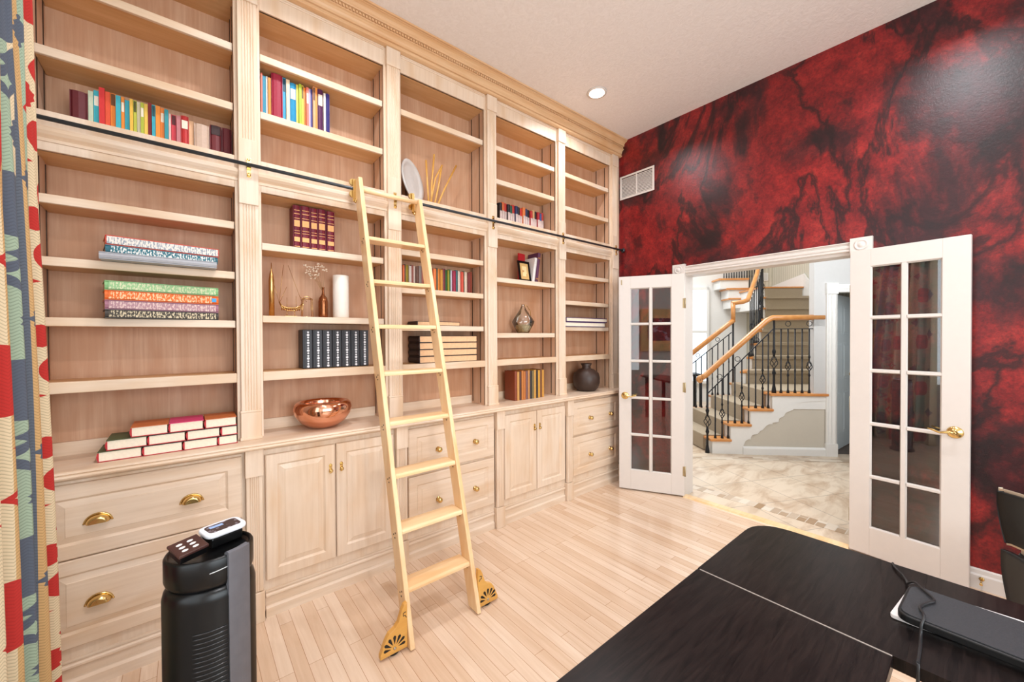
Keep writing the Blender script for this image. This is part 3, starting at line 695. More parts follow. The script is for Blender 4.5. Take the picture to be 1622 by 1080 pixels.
n4 = [('black', (40, 34, 36)), ('orange', (220, 110, 60)), ('red', (190, 50, 44)), ('black', (36, 34, 40)), ('green', (50, 90, 70)), ('red', (200, 56, 48)), ('navy', (40, 50, 90)), ('black', (34, 30, 34)), ('scarlet', (214, 60, 50)), ('orange', (230, 130, 70)), ('dark blue', (44, 56, 96)), ('black', (36, 32, 34)), ('red', (190, 46, 46)), ('tan', (214, 170, 120)), ('black', (40, 36, 38)), ('crimson', (180, 40, 50)), ('blue', (60, 90, 150)), ('red', (200, 60, 50))]
rowD = [(1.99 + .0285 * k, 1.99 + .0285 * (k + 1), 2.545 + .004 * ((k * 7) % 4), n4[k][0], n4[k][1]) for k in range(18)]
row(rowD, 2.575, 2.373, .075, 'above the rail, fourth unit', 'small books above the rail in the fourth unit', extra=lambda k, c: [(.02, .62, (206, 186, 180))])

# five maroon volumes
M_gilt = plain('gilt_lettering', (206, 150, 96), .35, .6)
for k, (x0, x1) in enumerate(((.474, .511), (.514, .561), (.563, .602), (.604, .647), (.652, .697))):
    bands = [(.88, .895, M_gilt), (.80, .815, M_gilt), (.70, .712, M_gilt), (.52, .66, M_gilt), (.42, .43, M_gilt), (.36, .37, M_gilt), (.18, .28, M_gilt), (.06, .075, M_gilt)]
    book((x0, 2.535, 1.948), x1 - x0, .252 + .003 * (k % 2), .10, (116, 16, 42), '%s from the left of five maroon gilt-banded books above the candle' % NTH[k], 'maroon gilt-banded volumes', name='gilt_book', band=bands)
# seven black ring binders
M_bind = plain('binder_black', (36, 36, 42), .5)
M_bspine = plain('binder_spine_grey', (46, 46, 52), .5)
M_dot = plain('binder_dots', (226, 226, 230), .5)
for k in range(7):
    x0 = .515 + .0545 * k
    t = thing('ring_binder', '%s of seven black dotted-spine binders counted from the left above the copper bowl' % NTH[k], 'binder', (x0, 2.53, 1.261), 0, 'black dotted-spine binders')
    MB().box(0, .053, 0, .11, 0, .226).build('cover', M_bind, t, bevel=.003)
    s = MB().box(.012, .045, -.003, 0, .002, .224).build('spine', M_bspine, t)
    d = MB()
    for q in range(14):
        z = .012 + .0153 * q; d.prism([(.0285 - .0055 * (1 + (q % 3 == 0) * .35) * math.cos(a), z + .0055 * (1 + (q % 3 == 0) * .35) * math.sin(a)) for a in [2 * PI * j / 8 for j in range(8)]], -.0038, -.003, 'y')
    d.build('dot_row', M_dot, s)
# big stacks in the leftmost unit
M_t1 = m_speckle('printed_title_white', (236, 226, 216), (150, 160, 170)); M_t2 = m_speckle('printed_title_teal', (40, 110, 124), (232, 232, 226))
M_t3 = m_speckle('printed_title_green', (150, 196, 140), (214, 220, 180)); M_t4 = m_speckle('printed_title_orange', (232, 110, 30), (242, 206, 160)); M_t5 = m_speckle('printed_title_mauve', (178, 136, 146), (222, 196, 190)); M_t6 = m_speckle('printed_title_dark', (70, 62, 52), (214, 200, 166))
G = 'large books lying flat in the leftmost unit'
RT = (0, 0, .15)
book((-.285, 2.40, 1.781),     .030, .40, .235, (176, 178, 184), 'grey book at the bottom of the two-title stack, jutting over its shelf edge', G, 'flat', pages=M_pages)
book((-.268, 2.42, 1.812), .034, .395, .17, (34, 100, 116), 'teal book with white title in the middle of the upper stack', G, 'flat', pages=M_pagesdk, band=[(.04, .97, M_t2)], rot=RT)
book((-.268, 2.425, 1.847), .042, .40, .17, (214, 76, 54), 'red book with white printed spine on top of the upper stack', G, 'flat', pages=M_pagesdk, band=[(.01, .99, M_t1)], rot=RT)
G = 'large books lying flat on the lower shelf of the leftmost unit'
for z, T, c, lab, bd in ((1.531, .036, (60, 52, 46), 'black and cream book at the bottom of the four-book flat stack', M_t6), (1.568, .040, (164, 110, 128), 'mauve book second from the bottom of the four-book stack', M_t5),
                     (1.609, .042, (230, 108, 30), 'orange book with a blue tab second from the top of the stack', M_t4), (1.652, .040, (134, 186, 124), 'pale green book on top of the four-book flat stack', M_t3)):
    b_ = book((-.272, 2.42, z), T, .40, .17, c, lab, G, 'flat', pages=M_pagesdk, band=[(.03, .97 if 'orange' not in lab else .93, bd)], rot=RT)
    if 'orange' in lab: MB().box(.372, .390, -.006, .001, .012, .030).build('blue_tab', cm((60, 160, 220)), b_)
# brick-like stack on the worktop
G = 'red-edged books stacked like bricks on the worktop'
DRED = (186, 30, 40); TOPS = {'green': (70, 84, 50), 'orange': (196, 104, 50), 'pink': (214, 50, 110)}
def brick(x, z, w_, topc, lab, y=2.395):
    b_ = book((x, y, z), .0435, .17, w_, DRED, lab, G, 'tail', pages=M_pages, top=topc or (30, 28, 24))
xs0 = [-.298, -.157, -.018, .112]; wl = [.138, .136, .128, .078]
for k in range(4): brick(xs0[k], .916, wl[k], TOPS['green'] if k == 0 else None, '%s red-edged book from the left in the bottom course on the worktop' % NTH[k])
xs1 = [-.272, -.140, -.006, .124]; wl1 = [.130, .130, .126, .066]
for k in range(4): brick(xs1[k], .961, wl1[k], TOPS['green'] if k == 0 else None, '%s red-edged book from the left in the middle course' % NTH[k])
for x, w_, tc, lab in ((-.196, .125, TOPS['orange'], 'orange-topped book, left one of the three on top'), (-.068, .125, TOPS['pink'], 'pink-topped book between two orange-topped ones'), (.062, .125, TOPS['orange'], 'orange-topped book, right one of the three on top')):
    brick(x, 1.006, w_, tc, lab)
# flat stack behind ladder and lone book above
G = 'cream-edged dark books lying behind the ladder'
M_pg3 = plain('tan_pages', (236, 190, 146), .8, 0, .08, 100)
for k in range(4):
    book((1.222, 2.475, 1.261 + .0475 * k), .046, .17, .475, (44, 30, 32), ['bottom', 'second lowest', 'second highest', 'topmost'][k] + ' dark-covered book in the flat stack behind the ladder', G, 'tail', pages=M_pg3)
book((1.215, 2.49, 1.521), .03, .15, .34, (50, 32, 32), 'single dark book lying under the small book row behind the ladder', G, 'tail', pages=M_pg3)
# fourth unit: frame with leaning books
t = thing('picture_frame', 'black picture frame with gold mat leaning on books', 'picture frame', (2.162, 2.51, 1.911)); t.rotation_euler = (-.16, 0, .06)
MB().rings(0, .135, 0, .178, [(0, .012), (0, 0), (.018, .001), (.020, .004)]).build('frame', M_black, t)
MB().box(.02, .115, .0025, .004, .02, .158).build('mat', plain('gold_mat', (216, 176, 112), .5), t)
MB().box(.042, .093, .0015, .003, .045, .133).build('print', m_speckle('sepia_print', (240, 214, 160), (196, 140, 80), 18, 14), t)
book((2.19, 2.575, 1.911), .012, .245, .09, (178, 24, 34), 'red book standing behind the black picture frame', 'leaning books in the fourth unit', rot=(0, 0, -1.35))
book((2.302, 2.515, 1.9155), .028, .215, .13, (232, 226, 222), 'white book leaning between picture frame and purple book', 'leaning books in the fourth unit', rot=(0, .16, 0))
book((2.338, 2.515, 1.9152), .03, .262, .13, (92, 44, 76), 'tall purple book leaning right of the white book', 'leaning books in the fourth unit', rot=(0, .14, 0), band=[(.1, .14, M_gilt), (.8, .84, M_gilt)])
# records on the worktop
G = 'brown albums standing on the worktop in the fourth unit'
alb = [('rust brown', (132, 60, 32)), ('gold', (206, 150, 80)), ('dark brown', (84, 48, 34)), ('amber', (196, 120, 54)), ('amber', (186, 110, 50)), ('mauve brown', (120, 84, 84)), ('tan', (188, 130, 74)), ('black', (44, 36, 36)), ('olive', (120, 104, 66)), ('golden', (206, 152, 70)), ('black', (46, 34, 32)), ('yellow', (216, 160, 60)), ('brown', (116, 70, 40)), ('ochre', (210, 150, 60))]
x = 2.062
for k, (nm, c) in enumerate(alb):
    T = .028 if k == 0 else .0235
    book((x, 2.47, .916), T - .001, .236 if k % 3 else .242, .13, c, '%s album, %s from the left on the worktop' % (nm, NTH[k]), G, name='album'); x += T
# fifth unit: two long purple-covered books
for k, (x0, L) in enumerate(((2.652, .585), (2.668, .60))):
    book((x0, 2.455, 1.531 + .047 * k), .045 if k == 0 else .04, .17, L, (70, 40, 92), ['lower', 'upper'][k] + ' long purple-covered book lying flat in the rightmost unit', 'purple books lying flat', 'tail', pages=M_pages, thick=.006)

# ------------------------------------------------------------ ornaments
t = thing('spire_ornament', 'tall slender gold spire on the shelf below the maroon books', 'ornament', (.367, 2.56, 1.561))
MB().lathe([(.014, 0), (.014, .20), (.010, .235), (.003, .262), (.0015, .30)], n=14).build('spire', M_gold, t)
t = thing('hanging_ship', 'gold wire ship ornament with thin rigging beside the spire', 'ornament', (.462, 2.56, 1.561))
hull = MB()
for sgn in (-1, 1): hull.tube([(-.058, 0, .082), (-.045, sgn * .010, .060), (-.02, sgn * .014, .050), (.02, sgn * .014, .050), (.045, sgn * .010, .060), (.060, 0, .080)], .003, 8)
hull.tube([(-.056, 0, .08), (-.045, 0, .052), (-.02, 0, .036), (.02, 0, .036), (.048, 0, .052), (.06, 0, .08)], .0035, 8)
for k in range(9): hull.tube([(-.045 + .0112 * k, -.014, .055), (-.045 + .0112 * k, -.005, .037), (-.045 + .0112 * k, .005, .037), (-.045 + .0112 * k, .014, .055)], .0025, 6)
hull.box(-.03, .03, -.01, .01, 0, .004).tube([(-.02, 0, .004), (-.02, 0, .036)], .002, 6).tube([(.02, 0, .004), (.02, 0, .036)], .002, 6)
hull.build('hull', M_gold, t)
rg = MB()
for a, b in (((-.058, 0, .08), (-.035, 0, .295)), ((-.02, 0, .05), (-.02, 0, .11)), ((.028, 0, .05), (.028, 0, .12)), ((.060, 0, .08), (-.012, 0, .295)), ((-.058, 0, .08), (-.088, 0, .2)), ((-.055, 0, .08), (-.02, 0, .17)), ((.085, 0, .09), (.045, 0, .12))): rg.tube([a, b], .0011, 5)
rg.build('rigging', M_gold, t)
t = thing('wire_lantern', 'open gold wire frame between ship ornament and bottle vase', 'ornament', (.548, 2.565, 1.561))
lf = MB()
for sx in (-1, 1):
    for sy in (-1, 1): lf.tube([(sx * .028, sy * .018, 0), (sx * .024, sy * .016, .108)], .0022, 6)
for z, s_ in ((.002, 1), (.108, .86)):
    P = [(-.028 * s_, -.018 * s_, z), (.028 * s_, -.018 * s_, z), (.028 * s_, .018 * s_, z), (-.028 * s_, .018 * s_, z), (-.028 * s_, -.018 * s_, z)]
    lf.tube(P, .0022, 6)
lf.tube([(-.024, 0, .108), (-.01, 0, .122), (.01, 0, .122), (.024, 0, .108)], .002, 6)
lf.build('frame', M_gold, t)
t = thing('bottle_vase', 'copper-brown bottle vase holding dried white flowers', 'vase', (.634, 2.555, 1.561))
M_bot = plain('bronze_glass', (140, 84, 50), .22, .8, .25, 60)
MB().lathe([(.025, 0), (.027, .006), (.027, .095), (.022, .118), (.010, .135), (.007, .15), (.007, .178), (.010, .182)], n=24).build('bottle', M_bot, t)
fl = MB(); st = MB(); random.seed(3)
for k in range(11):
    a = random.uniform(-1, 1); top = Vector((-.03 + .035 * a + .03 * (k % 3 - 1), random.uniform(-.02, .02), random.uniform(.235, .325)))
    st.tube([(0, 0, .15), (top.x * .4, top.y * .4, .21), top], .0008, 5)
    for q in range(6):
        c = top + Vector((random.uniform(-.014, .014), random.uniform(-.012, .012), random.uniform(-.014, .012)))
        m = Matrix.Translation(c); fl.lathe([(.001, -.004), (.0045, -.001), (.0045, .002), (.001, .004)], n=7, m=m)
st.build('stems', plain('dry_stem', (170, 130, 90), .8), t); f_ = fl.build('blossom', plain('dry_blossom', (240, 222, 200), .8), t); f_['kind'] = 'stuff'
t = thing('pillar_candle', 'thick white pillar candle beside the bottle vase', 'candle', (.736, 2.555, 1.561))
MB().lathe([(.044, 0), (.046, .004), (.046, .258), (.044, .262), (.036, .258), (.004, .256)], n=32).build('wax', plain('white_wax', (244, 238, 228), .5, 0, .02), t)
MB().tube([(0, 0, .256), (.001, 0, .268)], .0012, 6).build('wick', M_blackmat, t)
# copper bowl
t = thing('copper_bowl', 'polished copper bowl with folded rim on the worktop', 'bowl', (.612, 2.49, .916)); t.scale = (1.07, 1.0, 1.08)
MB().lathe([(.035, 0), (.07, .006), (.112, .035), (.140, .075), (.147, .105), (.142, .128), (.128, .142), (.112, .142), (.106, .128), (.108, .1), (.098, .06), (.06, .025), (.01, .016)], n=48).build('bowl', M_copper, t)
# white plate and sticks
t = thing('display_plate', 'round white ribbed plate standing behind the top of the ladder', 'plate', (1.222, 2.585, 2.374)); t.rotation_euler = (0, 0, .62)
pm = Matrix.Translation((0, 0, .158)) @ Matrix.Rotation(PI / 2 - .14, 4, 'X')
rp = [(.02, -.002)] + [(r, .004 * ((i % 2) * .6) + (r / .135) ** 3 * .012) for i, r in enumerate([.03, .04, .05, .06, .07, .08, .09, .10, .11, .12, .135])] + [(.142, .018), (.145, .014), (.14, .006), (.06, -.008)]
MB().lathe([(.02, .0)] + [(r, .003 * (i % 2) + (r / .15) ** 3 * .016) for i, r in enumerate([.03, .038, .046, .054, .064, .074, .086, .098, .11])] + [(.118, .010), (.140, .018), (.146, .014), (.142, .006), (.06, -.008), (.01, -.008)][:0] + [(.118, .012), (.140, .020), (.147, .016), (.143, .006), (.06, -.008), (.01, -.008)], n=48, m=pm).build('plate', plain('white_ceramic', (214, 210, 206), .35, 0, .02), t)
MB().tube([(-.03, -.02, .0), (-.03, .0, .012), (-.03, .055, .006), (-.03, .06, .12)], .003, 6).tube([(.03, -.02, .0), (.03, .0, .012), (.03, .055, .006), (.03, .06, .12)], .003, 6).build('stand', M_blackmat, t)
t = thing('stick_bundle', 'splayed bundle of five tan sticks right of the white plate', 'decorative sticks', (1.37, 2.55, 2.374))
st = M_fan
for a, b, c in (((-.03, .0), (-.035, .16), (-.045, .325)), ((-.012, .0), (.0, .18), (.02, .385)), ((-.02, .01), (.03, .22), (.085, .325)), ((.01, .0), (.05, .15), (.080, .315)), ((.03, .0), (.10, .15), (.205, .355))):
    MB().tube([(a[0], 0, a[1]), (b[0], .01, b[1]), (c[0], .01, c[1])], .0068, 8).build('stick', M_fan, t)
# glass faceted vase
M_gv = m_glass('faceted_glass', .14, (.99, .98, .95, 1))
t = thing('faceted_vase', 'faceted clear glass vase with loop handle in the fourth unit', 'vase', (2.222, 2.545, 1.471))
MB().lathe([(.05, 0), (.055, .008), (.095, .085), (.098, .10), (.03, .20), (.012, .235), (.014, .245)], n=7).build('glass_body', M_gv, t)
MB().tube([(.012, 0, .24), (.05, 0, .232), (.085, 0, .19), (.09, 0, .135)], .003, 8).build('handle', M_gold, t)
MB().lathe([(.042, .009), (.07, .05), (.06, .07), (.01, .075)], n=7).build('filling', plain('pale_moss', (206, 192, 150), .8, 0, .3, 60), t)
# dark vase
t = thing('dark_vase', 'squat dark brown vase with short neck beside the red wall', 'vase', (2.985, 2.49, .916))
MB().lathe([(.05, 0), (.085, .004), (.112, .03), (.128, .075), (.130, .13), (.118, .17), (.075, .205), (.045, .215), (.04, .235), (.055, .262), (.05, .262), (.034, .235)], n=40).build('vase_body', plain('brown_stoneware', (58, 40, 32), .45, 0, .1), t)

# ------------------------------------------------------------ desk
t = thing('corner_desk', 'black-brown L-shaped desk in the foreground', 'desk', (1.2, .3, 0))
def rr_poly(pts, corner, r):
    out = []
    for k, p in enumerate(pts):
        if k in corner:
            a = Vector(pts[k - 1]) - Vector(p); b = Vector(pts[(k + 1) % len(pts)]) - Vector(p); a.normalize(); b.normalize(); p = Vector(p)
            for q in range(9):
                s_ = q / 8; o = p + a * r * (1 - s_) ** 2 + b * r * s_ ** 2; out.append((o.x, o.y))
        else: out.append(tuple(p))
    return out
TT = .028
MB().prism([(-.05, .13), (1.178, .13), (1.178, .557), (-.05, .557)], .74 - TT, .74, 'z').build('desktop', M_desk, t, world=True, bevel=.0015)
MB().prism(rr_poly([(1.182, .1111), (1.662, .1111), (1.662, .557), (1.182, .557)], [2], .12), .74 - TT, .74, 'z').build('corner_top', M_desk, t, world=True)
MB().prism([(1.182, -1.3), (1.662, -1.3), (1.662, .1109), (1.182, .1109)], .74 - TT, .74, 'z').build('return_top', M_desk, t, world=True)
MB().box(1.178, 1.182, .132, .55, .735, .7405).build('seam', plain('laminate_seam', (150, 140, 132), .5), t, world=True)
for x, y in ((1.25, .03), (1.60, .45), (1.60, -1.2), (.05, .48), (.05, .17), (1.25, -1.2)):
    MB().box(x - .022, x + .022, y - .022, y + .022, 0, .74 - TT).build('leg', M_desk, t, world=True)
MB().box(1.3, 1.55, -1.2, .4, .66, .74 - TT).build('apron', M_desk, t, world=True)
t = thing('folio_case', 'flat charcoal case with rounded corners lying on the desk under a black cable', 'case', (1.405, -.15, .752))
MB().prism([(-.0, 0)] and rr_poly([(-.098, -.40), (.092, -.40), (.092, .285), (-.086, .292)], [2, 3], .03), .0, .018, 'z').build('case_body', M_blackmat, t, bevel=.003)
MB().prism(rr_poly([(-.092, -.39), (.086, -.39), (.086, .279), (-.080, .286)], [2, 3], .027), .018, .020, 'z').build('case_top', plain('charcoal_leatherette', (46, 48, 52), .55, 0, .15, 200, bmp=.2), t)
props(MB().prism(rr_poly([(1.352, -.12), (1.545, -.06), (1.530, .135), (1.335, .155)], [1, 2, 3], .012), .741, .7515, 'z').build('white_tablet', plain('white_plastic', (236, 232, 230), .35), bevel=.002), 'thin white tablet peeking out under the charcoal case', 'tablet')
cb = [(1.655, .185, .744), (1.62, .175, .746), (1.585, .155, .746), (1.555, .145, .747), (1.522, .140, .757), (1.50, .125, .776), (1.475, .110, .777), (1.435, .085, .777), (1.405, .095, .777), (1.37, .105, .777), (1.335, .095, .777), (1.312, .098, .765), (1.302, .098, .747), (1.25, .095, .745), (1.185, .093, .745), (1.174, .092, .73), (1.172, .09, .5), (1.18, .06, .2), (1.2, .0, .01)]
def smooth_pts(P, n=4):
    P = [Vector(p) for p in P]; out = []
    for i in range(len(P) - 1):
        p0, p1, p2, p3 = P[max(i - 1, 0)], P[i], P[i + 1], P[min(i + 2, len(P) - 1)]
        for k in range(n):
            s_ = k / n; out.append(.5 * ((2 * p1) + (p2 - p0) * s_ + (2 * p0 - 5 * p1 + 4 * p2 - p3) * s_ ** 2 + (3 * p1 - p0 - 3 * p2 + p3) * s_ ** 3))
    return out + [P[-1]]
props(MB().tube(smooth_pts(cb), .003, 8).build('power_cable', plain('cable_black', (26, 26, 28), .45)), 'thin black cable draped over the charcoal case and desk edge', 'cable')

# ------------------------------------------------------------ chair at the right edge
t = thing('office_chair', 'black office chair with pale metal posts at the right edge', 'chair', (2.88, -.34, 0), math.radians(200))
M_post = plain('champagne_metal', (196, 178, 156), .35, .5)
def shell(w_, z0, z1, y, curve, th):
    mb = MB(); vs = []; fs = []; nx, nz = 14, 10
    for sd in (0, 1):
        for j in range(nz + 1):
            v_ = j / nz; ww = w_ * (.70 + .30 * math.sin(PI / 2 * min(1, v_ * 1.3)))
            for i in range(nx + 1):
                u_ = i / nx * 2 - 1
                vs.append((u_ * ww, y - curve * u_ * u_ + sd * th, z0 + (z1 - z0) * v_ - .015 * u_ * u_ * (1 if j == nz else 0)))
    m_ = (nx + 1) * (nz + 1)
    for j in range(nz):
        for i in range(nx):
            a = j * (nx + 1) + i; fs.append((a, a + 1, a + nx + 2, a + nx + 1)); fs.append((m_ + a + nx + 1, m_ + a + nx + 2, m_ + a + 1, m_ + a))
    for i in range(nx):
        a = nz * (nx + 1) + i; fs.append((a, a + 1, m_ + a + 1, m_ + a)); fs.append((i + 1, i, m_ + i, m_ + i + 1))
    for j in range(nz):
        a = j * (nx + 1); b = a + nx; fs.append((a + nx + 1, a, m_ + a, m_ + a + nx + 1)); fs.append((b, b + nx + 1, m_ + b + nx + 1, m_ + b))
    return mb.add(vs, fs, True)
shell(.225, .47, .70, -.20, .05, .03).build('backrest', M_black, t, bevel=.004)
shell(.245, .455, .712, -.188, .05, .010).build('back_rim', M_post, t, bevel=.003)
for sx in (-.16, .16): MB().box(sx - .03, sx + .03, -.19, -.17, .34, .54).build('back_post', M_post, t, bevel=.004)
MB().prism(rr_poly([(-.225, -.2), (.225, -.2), (.225, .22), (-.225, .22)], [0, 1, 2, 3], .06), .36, .42, 'z').build('seat', M_black, t, bevel=.012)
shell(.21, .18, .43, -.215, .03, .018).build('lower_back', M_blackmat, t)
for sx in (-1, 1):
    for sy in (-1, 1): MB().tube([(sx * .19, sy * .17, .37), (sx * .215, sy * .22, .0)], .012, 10).build('leg', M_post, t)

# ------------------------------------------------------------ tower fan with remotes
t = thing('tower_fan', 'black oval tower fan with grey side strip standing before the cabinets', 'tower fan', (.044, 1.385, 0), math.radians(-12)); t.scale = (.94, .94, 1)
SY = .92
MB().lathe([(.13, 0), (.135, .012), (.13, .03), (.112, .04), (.112, .748), (.108, .765), (.098, .778)], n=48, sy=SY).build('body', M_black, t)
MB().lathe([(.098, .778), (.104, .786), (.1075, .796), (.1075, .852), (.104, .858), (.100, .859), (.097, .853), (.094, .850), (.03, .849)], n=48, sy=SY).build('top_cap', M_black, t)
gr = MB()
for k in range(52):
    z = .06 + .012 * k
    gr.tube([(.1135 * math.cos(a), SY * .1135 * math.sin(a), z + .004) for a in [math.radians(q) for q in range(-102, -58, 5)]], .0016, 6)
g_ = gr.build('grille', plain('grille_gloss_black', (44, 44, 46), .2), t); 
st = MB(); a0, a1 = math.radians(-60), math.radians(-28)
for z0, z1, r in ((.03, .866, .1165),):
    n = 8; vs = []
    for k in range(n + 1):
        a = a0 + (a1 - a0) * k / n; vs += [((r) * math.cos(a), SY * r * math.sin(a), z0), ((r) * math.cos(a), SY * r * math.sin(a), z1), ((r - .012) * math.cos(a), SY * (r - .012) * math.sin(a), z1 + .003), ((r - .026) * math.cos(a), SY * (r - .026) * math.sin(a), z1 - .004), ((r - .010) * math.cos(a), SY * (r - .010) * math.sin(a), z0)]
    st.add(vs, [(5 * k + j, 5 * k + 5 + j, 5 * k + 6 + j, 5 * k + 1 + j) for k in range(n) for j in range(4)] + [(0, 1, 2, 3, 4), tuple(5 * n + j for j in (4, 3, 2, 1, 0))])
st.build('side_strip', plain('grey_satin_strip', (104, 104, 110), .45, .3), t)
bd = MB().tube([(.1085 * math.cos(a), SY * .1085 * math.sin(a), .826 + .012 * (a + 1.35)) for a in [math.radians(q) for q in (-82, -76, -70, -64, -60)]], .0012, 6); bd.build('brand_mark', plain('silver_mark', (190, 190, 190), .4), t)
t = thing('remote_control', 'white rounded remote with brown display resting on the tower fan', 'remote control', (.074, 1.415, .878), math.radians(20)); t.rotation_euler = (.07, 0, math.radians(20))
M_rw = plain('remote_white', (226, 226, 230), .35)
MB().prism(rr_poly([(-.052, -.036), (.052, -.036), (.052, .036), (-.052, .036)], [0, 1, 2, 3], .024), .006, .018, 'z').build('shell', M_rw, t, bevel=.004)
MB().prism(rr_poly([(-.040, -.022), (.040, -.022), (.040, .024), (-.040, .024)], [0, 1, 2, 3], .012), .018, .0188, 'z').build('display', m_speckle('brown_display', (62, 44, 40), (140, 130, 140), 60, 60, .58), t)
MB().box(-.03, .004, .004, .016, .0188, .0192).build('blue_readout', cm((150, 176, 216)), t)
MB().box(-.04, .04, -.03, .03, -.024, .004).build('dock', M_black, t, bevel=.004)
PADZ = .884
t = thing('control_pad', 'small dark brown square pad with six oval white buttons on the fan', 'remote control', (-.004, 1.352, PADZ), math.radians(28)); t.rotation_euler = (.22, -.05, math.radians(24))
MB().box(-.034, .034, -.032, .032, 0, .008).build('pad', plain('brown_gloss', (66, 40, 36), .25), t, bevel=.002)
for k in range(6):
    bx_, by_ = -.014 + .024 * (k % 2), -.016 + .015 * (k // 2)
    MB().lathe([(.0075, 0), (.0075, .0012), (.005, .0014)], n=16, m=Matrix.Translation((bx_, by_, .008)) @ Matrix.Diagonal((.95, .52, 1, 1))).build('button', cm((220, 214, 210)), t)
MB().box(-.03, .03, -.028, .028, -.018, 0).build('pad_base', M_black, t)

# ------------------------------------------------------------ curtain
def m_curtain():
    m, t, p = newmat('woven_curtain')
    tc = t.nodes.new('ShaderNodeTexCoord'); sp = t.nodes.new('ShaderNodeSeparateXYZ'); t.links.new(tc.outputs['UV'], sp.inputs[0])
    def mth(op, a, b=None, c=None):
        n = t.nodes.new('ShaderNodeMath'); n.operation = op
        for i, v in enumerate((a, b, c)):
            if v is None: continue
            if hasattr(v, 'is_linked'): t.links.new(v, n.inputs[i])
            else: n.inputs[i].default_value = v
        return n.outputs[0]
    U, V = sp.outputs[0], sp.outputs[1]      # metres across and up the cloth
    st = mth('DIVIDE', mth('SUBTRACT', U, 1.20), .90)
    sand, tan, sage, slate, olive, redc = [s2l(c) for c in ((222, 202, 166), (204, 164, 110), (158, 178, 154), (96, 104, 116), (92, 104, 84), (186, 44, 38))]
    at = lambda y: (y - 1.20) / .90
    base = ramp(t, st, [(0, sand), (at(1.36), sage), (at(1.44), sand), (at(1.56), olive), (at(1.59), sand), (at(1.672), tan), (at(1.745), sage), (at(1.808), sand), (at(1.862), olive), (at(1.888), slate), (at(1.905), tan), (at(1.925), sage), (at(1.945), sand), (at(2.075), olive)], 'CONSTANT')
    tri = mth('MULTIPLY', mth('PINGPONG', U, .008), 1.2)
    zz = mth('FRACT', mth('MULTIPLY', mth('ADD', V, tri), 110.0))
    weave = ramp(t, zz, [(0, (.50, .50, .50, 1)), (.45, (1, 1, 1, 1))])
    col = mix(t, .8, base, weave, 'MULTIPLY')
    def shape(uc, vc, ru, rv, pv, kind, colr, col):
        du = mth('ABSOLUTE', mth('SUBTRACT', U, uc)); dv = mth('ABSOLUTE', mth('SUBTRACT', mth('FRACT', mth('ADD', mth('DIVIDE', V, pv), .5 - vc / pv)), .5))
        a = mth('DIVIDE', du, ru); b = mth('DIVIDE', dv, rv / pv)
        if kind == 'ell': d = mth('ADD', mth('POWER', a, 2.6), mth('POWER', b, 2.6))
        elif kind == 'star': d = mth('ADD', mth('POWER', a, .75), mth('POWER', b, .75))
        elif kind == 'leaf': d = mth('ADD', mth('ADD', a, b), mth('MULTIPLY', mth('PINGPONG', V, .010), 30.0))
        else: d = mth('ADD', a, b)
        wv = mix(t, .45, colr, weave, 'MULTIPLY')
        return mix(t, mth('LESS_THAN', d, 1.0), col, wv)
    navy = s2l((86, 94, 108))
    for uc, vc, ru, rv, pv, kd, cl in (
        (1.655, .727, .060, .092, .608, 'ell', redc), (1.715, 1.03, .055, .056, .608, 'dia', redc), (1.71, 1.03, .035, .04, .608, 'star', sand), (1.745, .86, .03, .035, .608, 'dia', redc), (1.73, 1.16, .055, .05, .608, 'leaf', redc), (1.58, 1.0, .03, .03, .3, 'dia', redc),
        (1.80, .80, .050, .085, .50, 'ell', navy), (1.83, .67, .050, .042, .50, 'dia', navy), (1.84, .99, .055, .065, .50, 'leaf', navy), (1.80, 1.115, .05, .045, .50, 'dia', navy), (1.80, 1.115, .022, .022, .50, 'star', sage),
        (2.05, .62, .034, .044, .36, 'ell', redc), (2.02, .73, .040, .045, .36, 'leaf', redc), (2.06, .81, .030, .040, .36, 'dia', redc), (1.99, .54, .035, .040, .36, 'star', redc), (1.97, .67, .02, .03, .36, 'dia', navy),
        (1.93, .70, .03, .05, .40, 'leaf', navy), (1.96, .90, .03, .03, .40, 'dia', redc),
        (1.40, .75, .07, .09, .6, 'ell', redc), (1.30, .95, .06, .07, .5, 'dia', navy), (1.48, 1.0, .05, .06, .6, 'dia', navy)):
        col = shape(uc, vc, ru, rv, pv, kd, cl, col)
    t.links.new(col, p.inputs['Base Color']); p.inputs['Roughness'].default_value = .9
    bump(t, p, zz, .3, .002); return m
mb = MB(); nu, nv = 140, 24; y0c = 1.20; vs = []; uv = []
for j in range(nv + 1):
    z = .03 + 3.26 * j / nv; ye = 2.07 - .03 * z - .025 * z * z
    for i in range(nu + 1):
        s_ = i / nu; y = y0c + (ye - y0c) * s_ + .008 * math.sin(2 * PI * s_ / .145)
        ph = 2 * PI * (s_ - .03) / .145
        x = -.375 + .030 * math.sin(ph + .25 * math.sin(z * 1.3)) + .010 * math.sin(2 * ph + z)
        vs.append((x, y, z)); uv.append((y0c + (2.095 - y0c) * s_ ** .85, z))
mb.add(vs, [(j * (nu + 1) + i, j * (nu + 1) + i + 1, (j + 1) * (nu + 1) + i + 1, (j + 1) * (nu + 1) + i) for j in range(nv) for i in range(nu)], True); mb.uv = uv
t = thing('patterned_curtain', 'tapestry-patterned red, sage and slate curtain hanging at the left edge', 'curtain', (-.415, 1.65, .03))
cu = mb.build('cloth', m_curtain(), t, world=True, solid=.003)
MB().tube([(-.375, .2, 3.30), (-.375, 2.0, 3.30)], .016, 12).build('rod', M_rail, t, world=True)

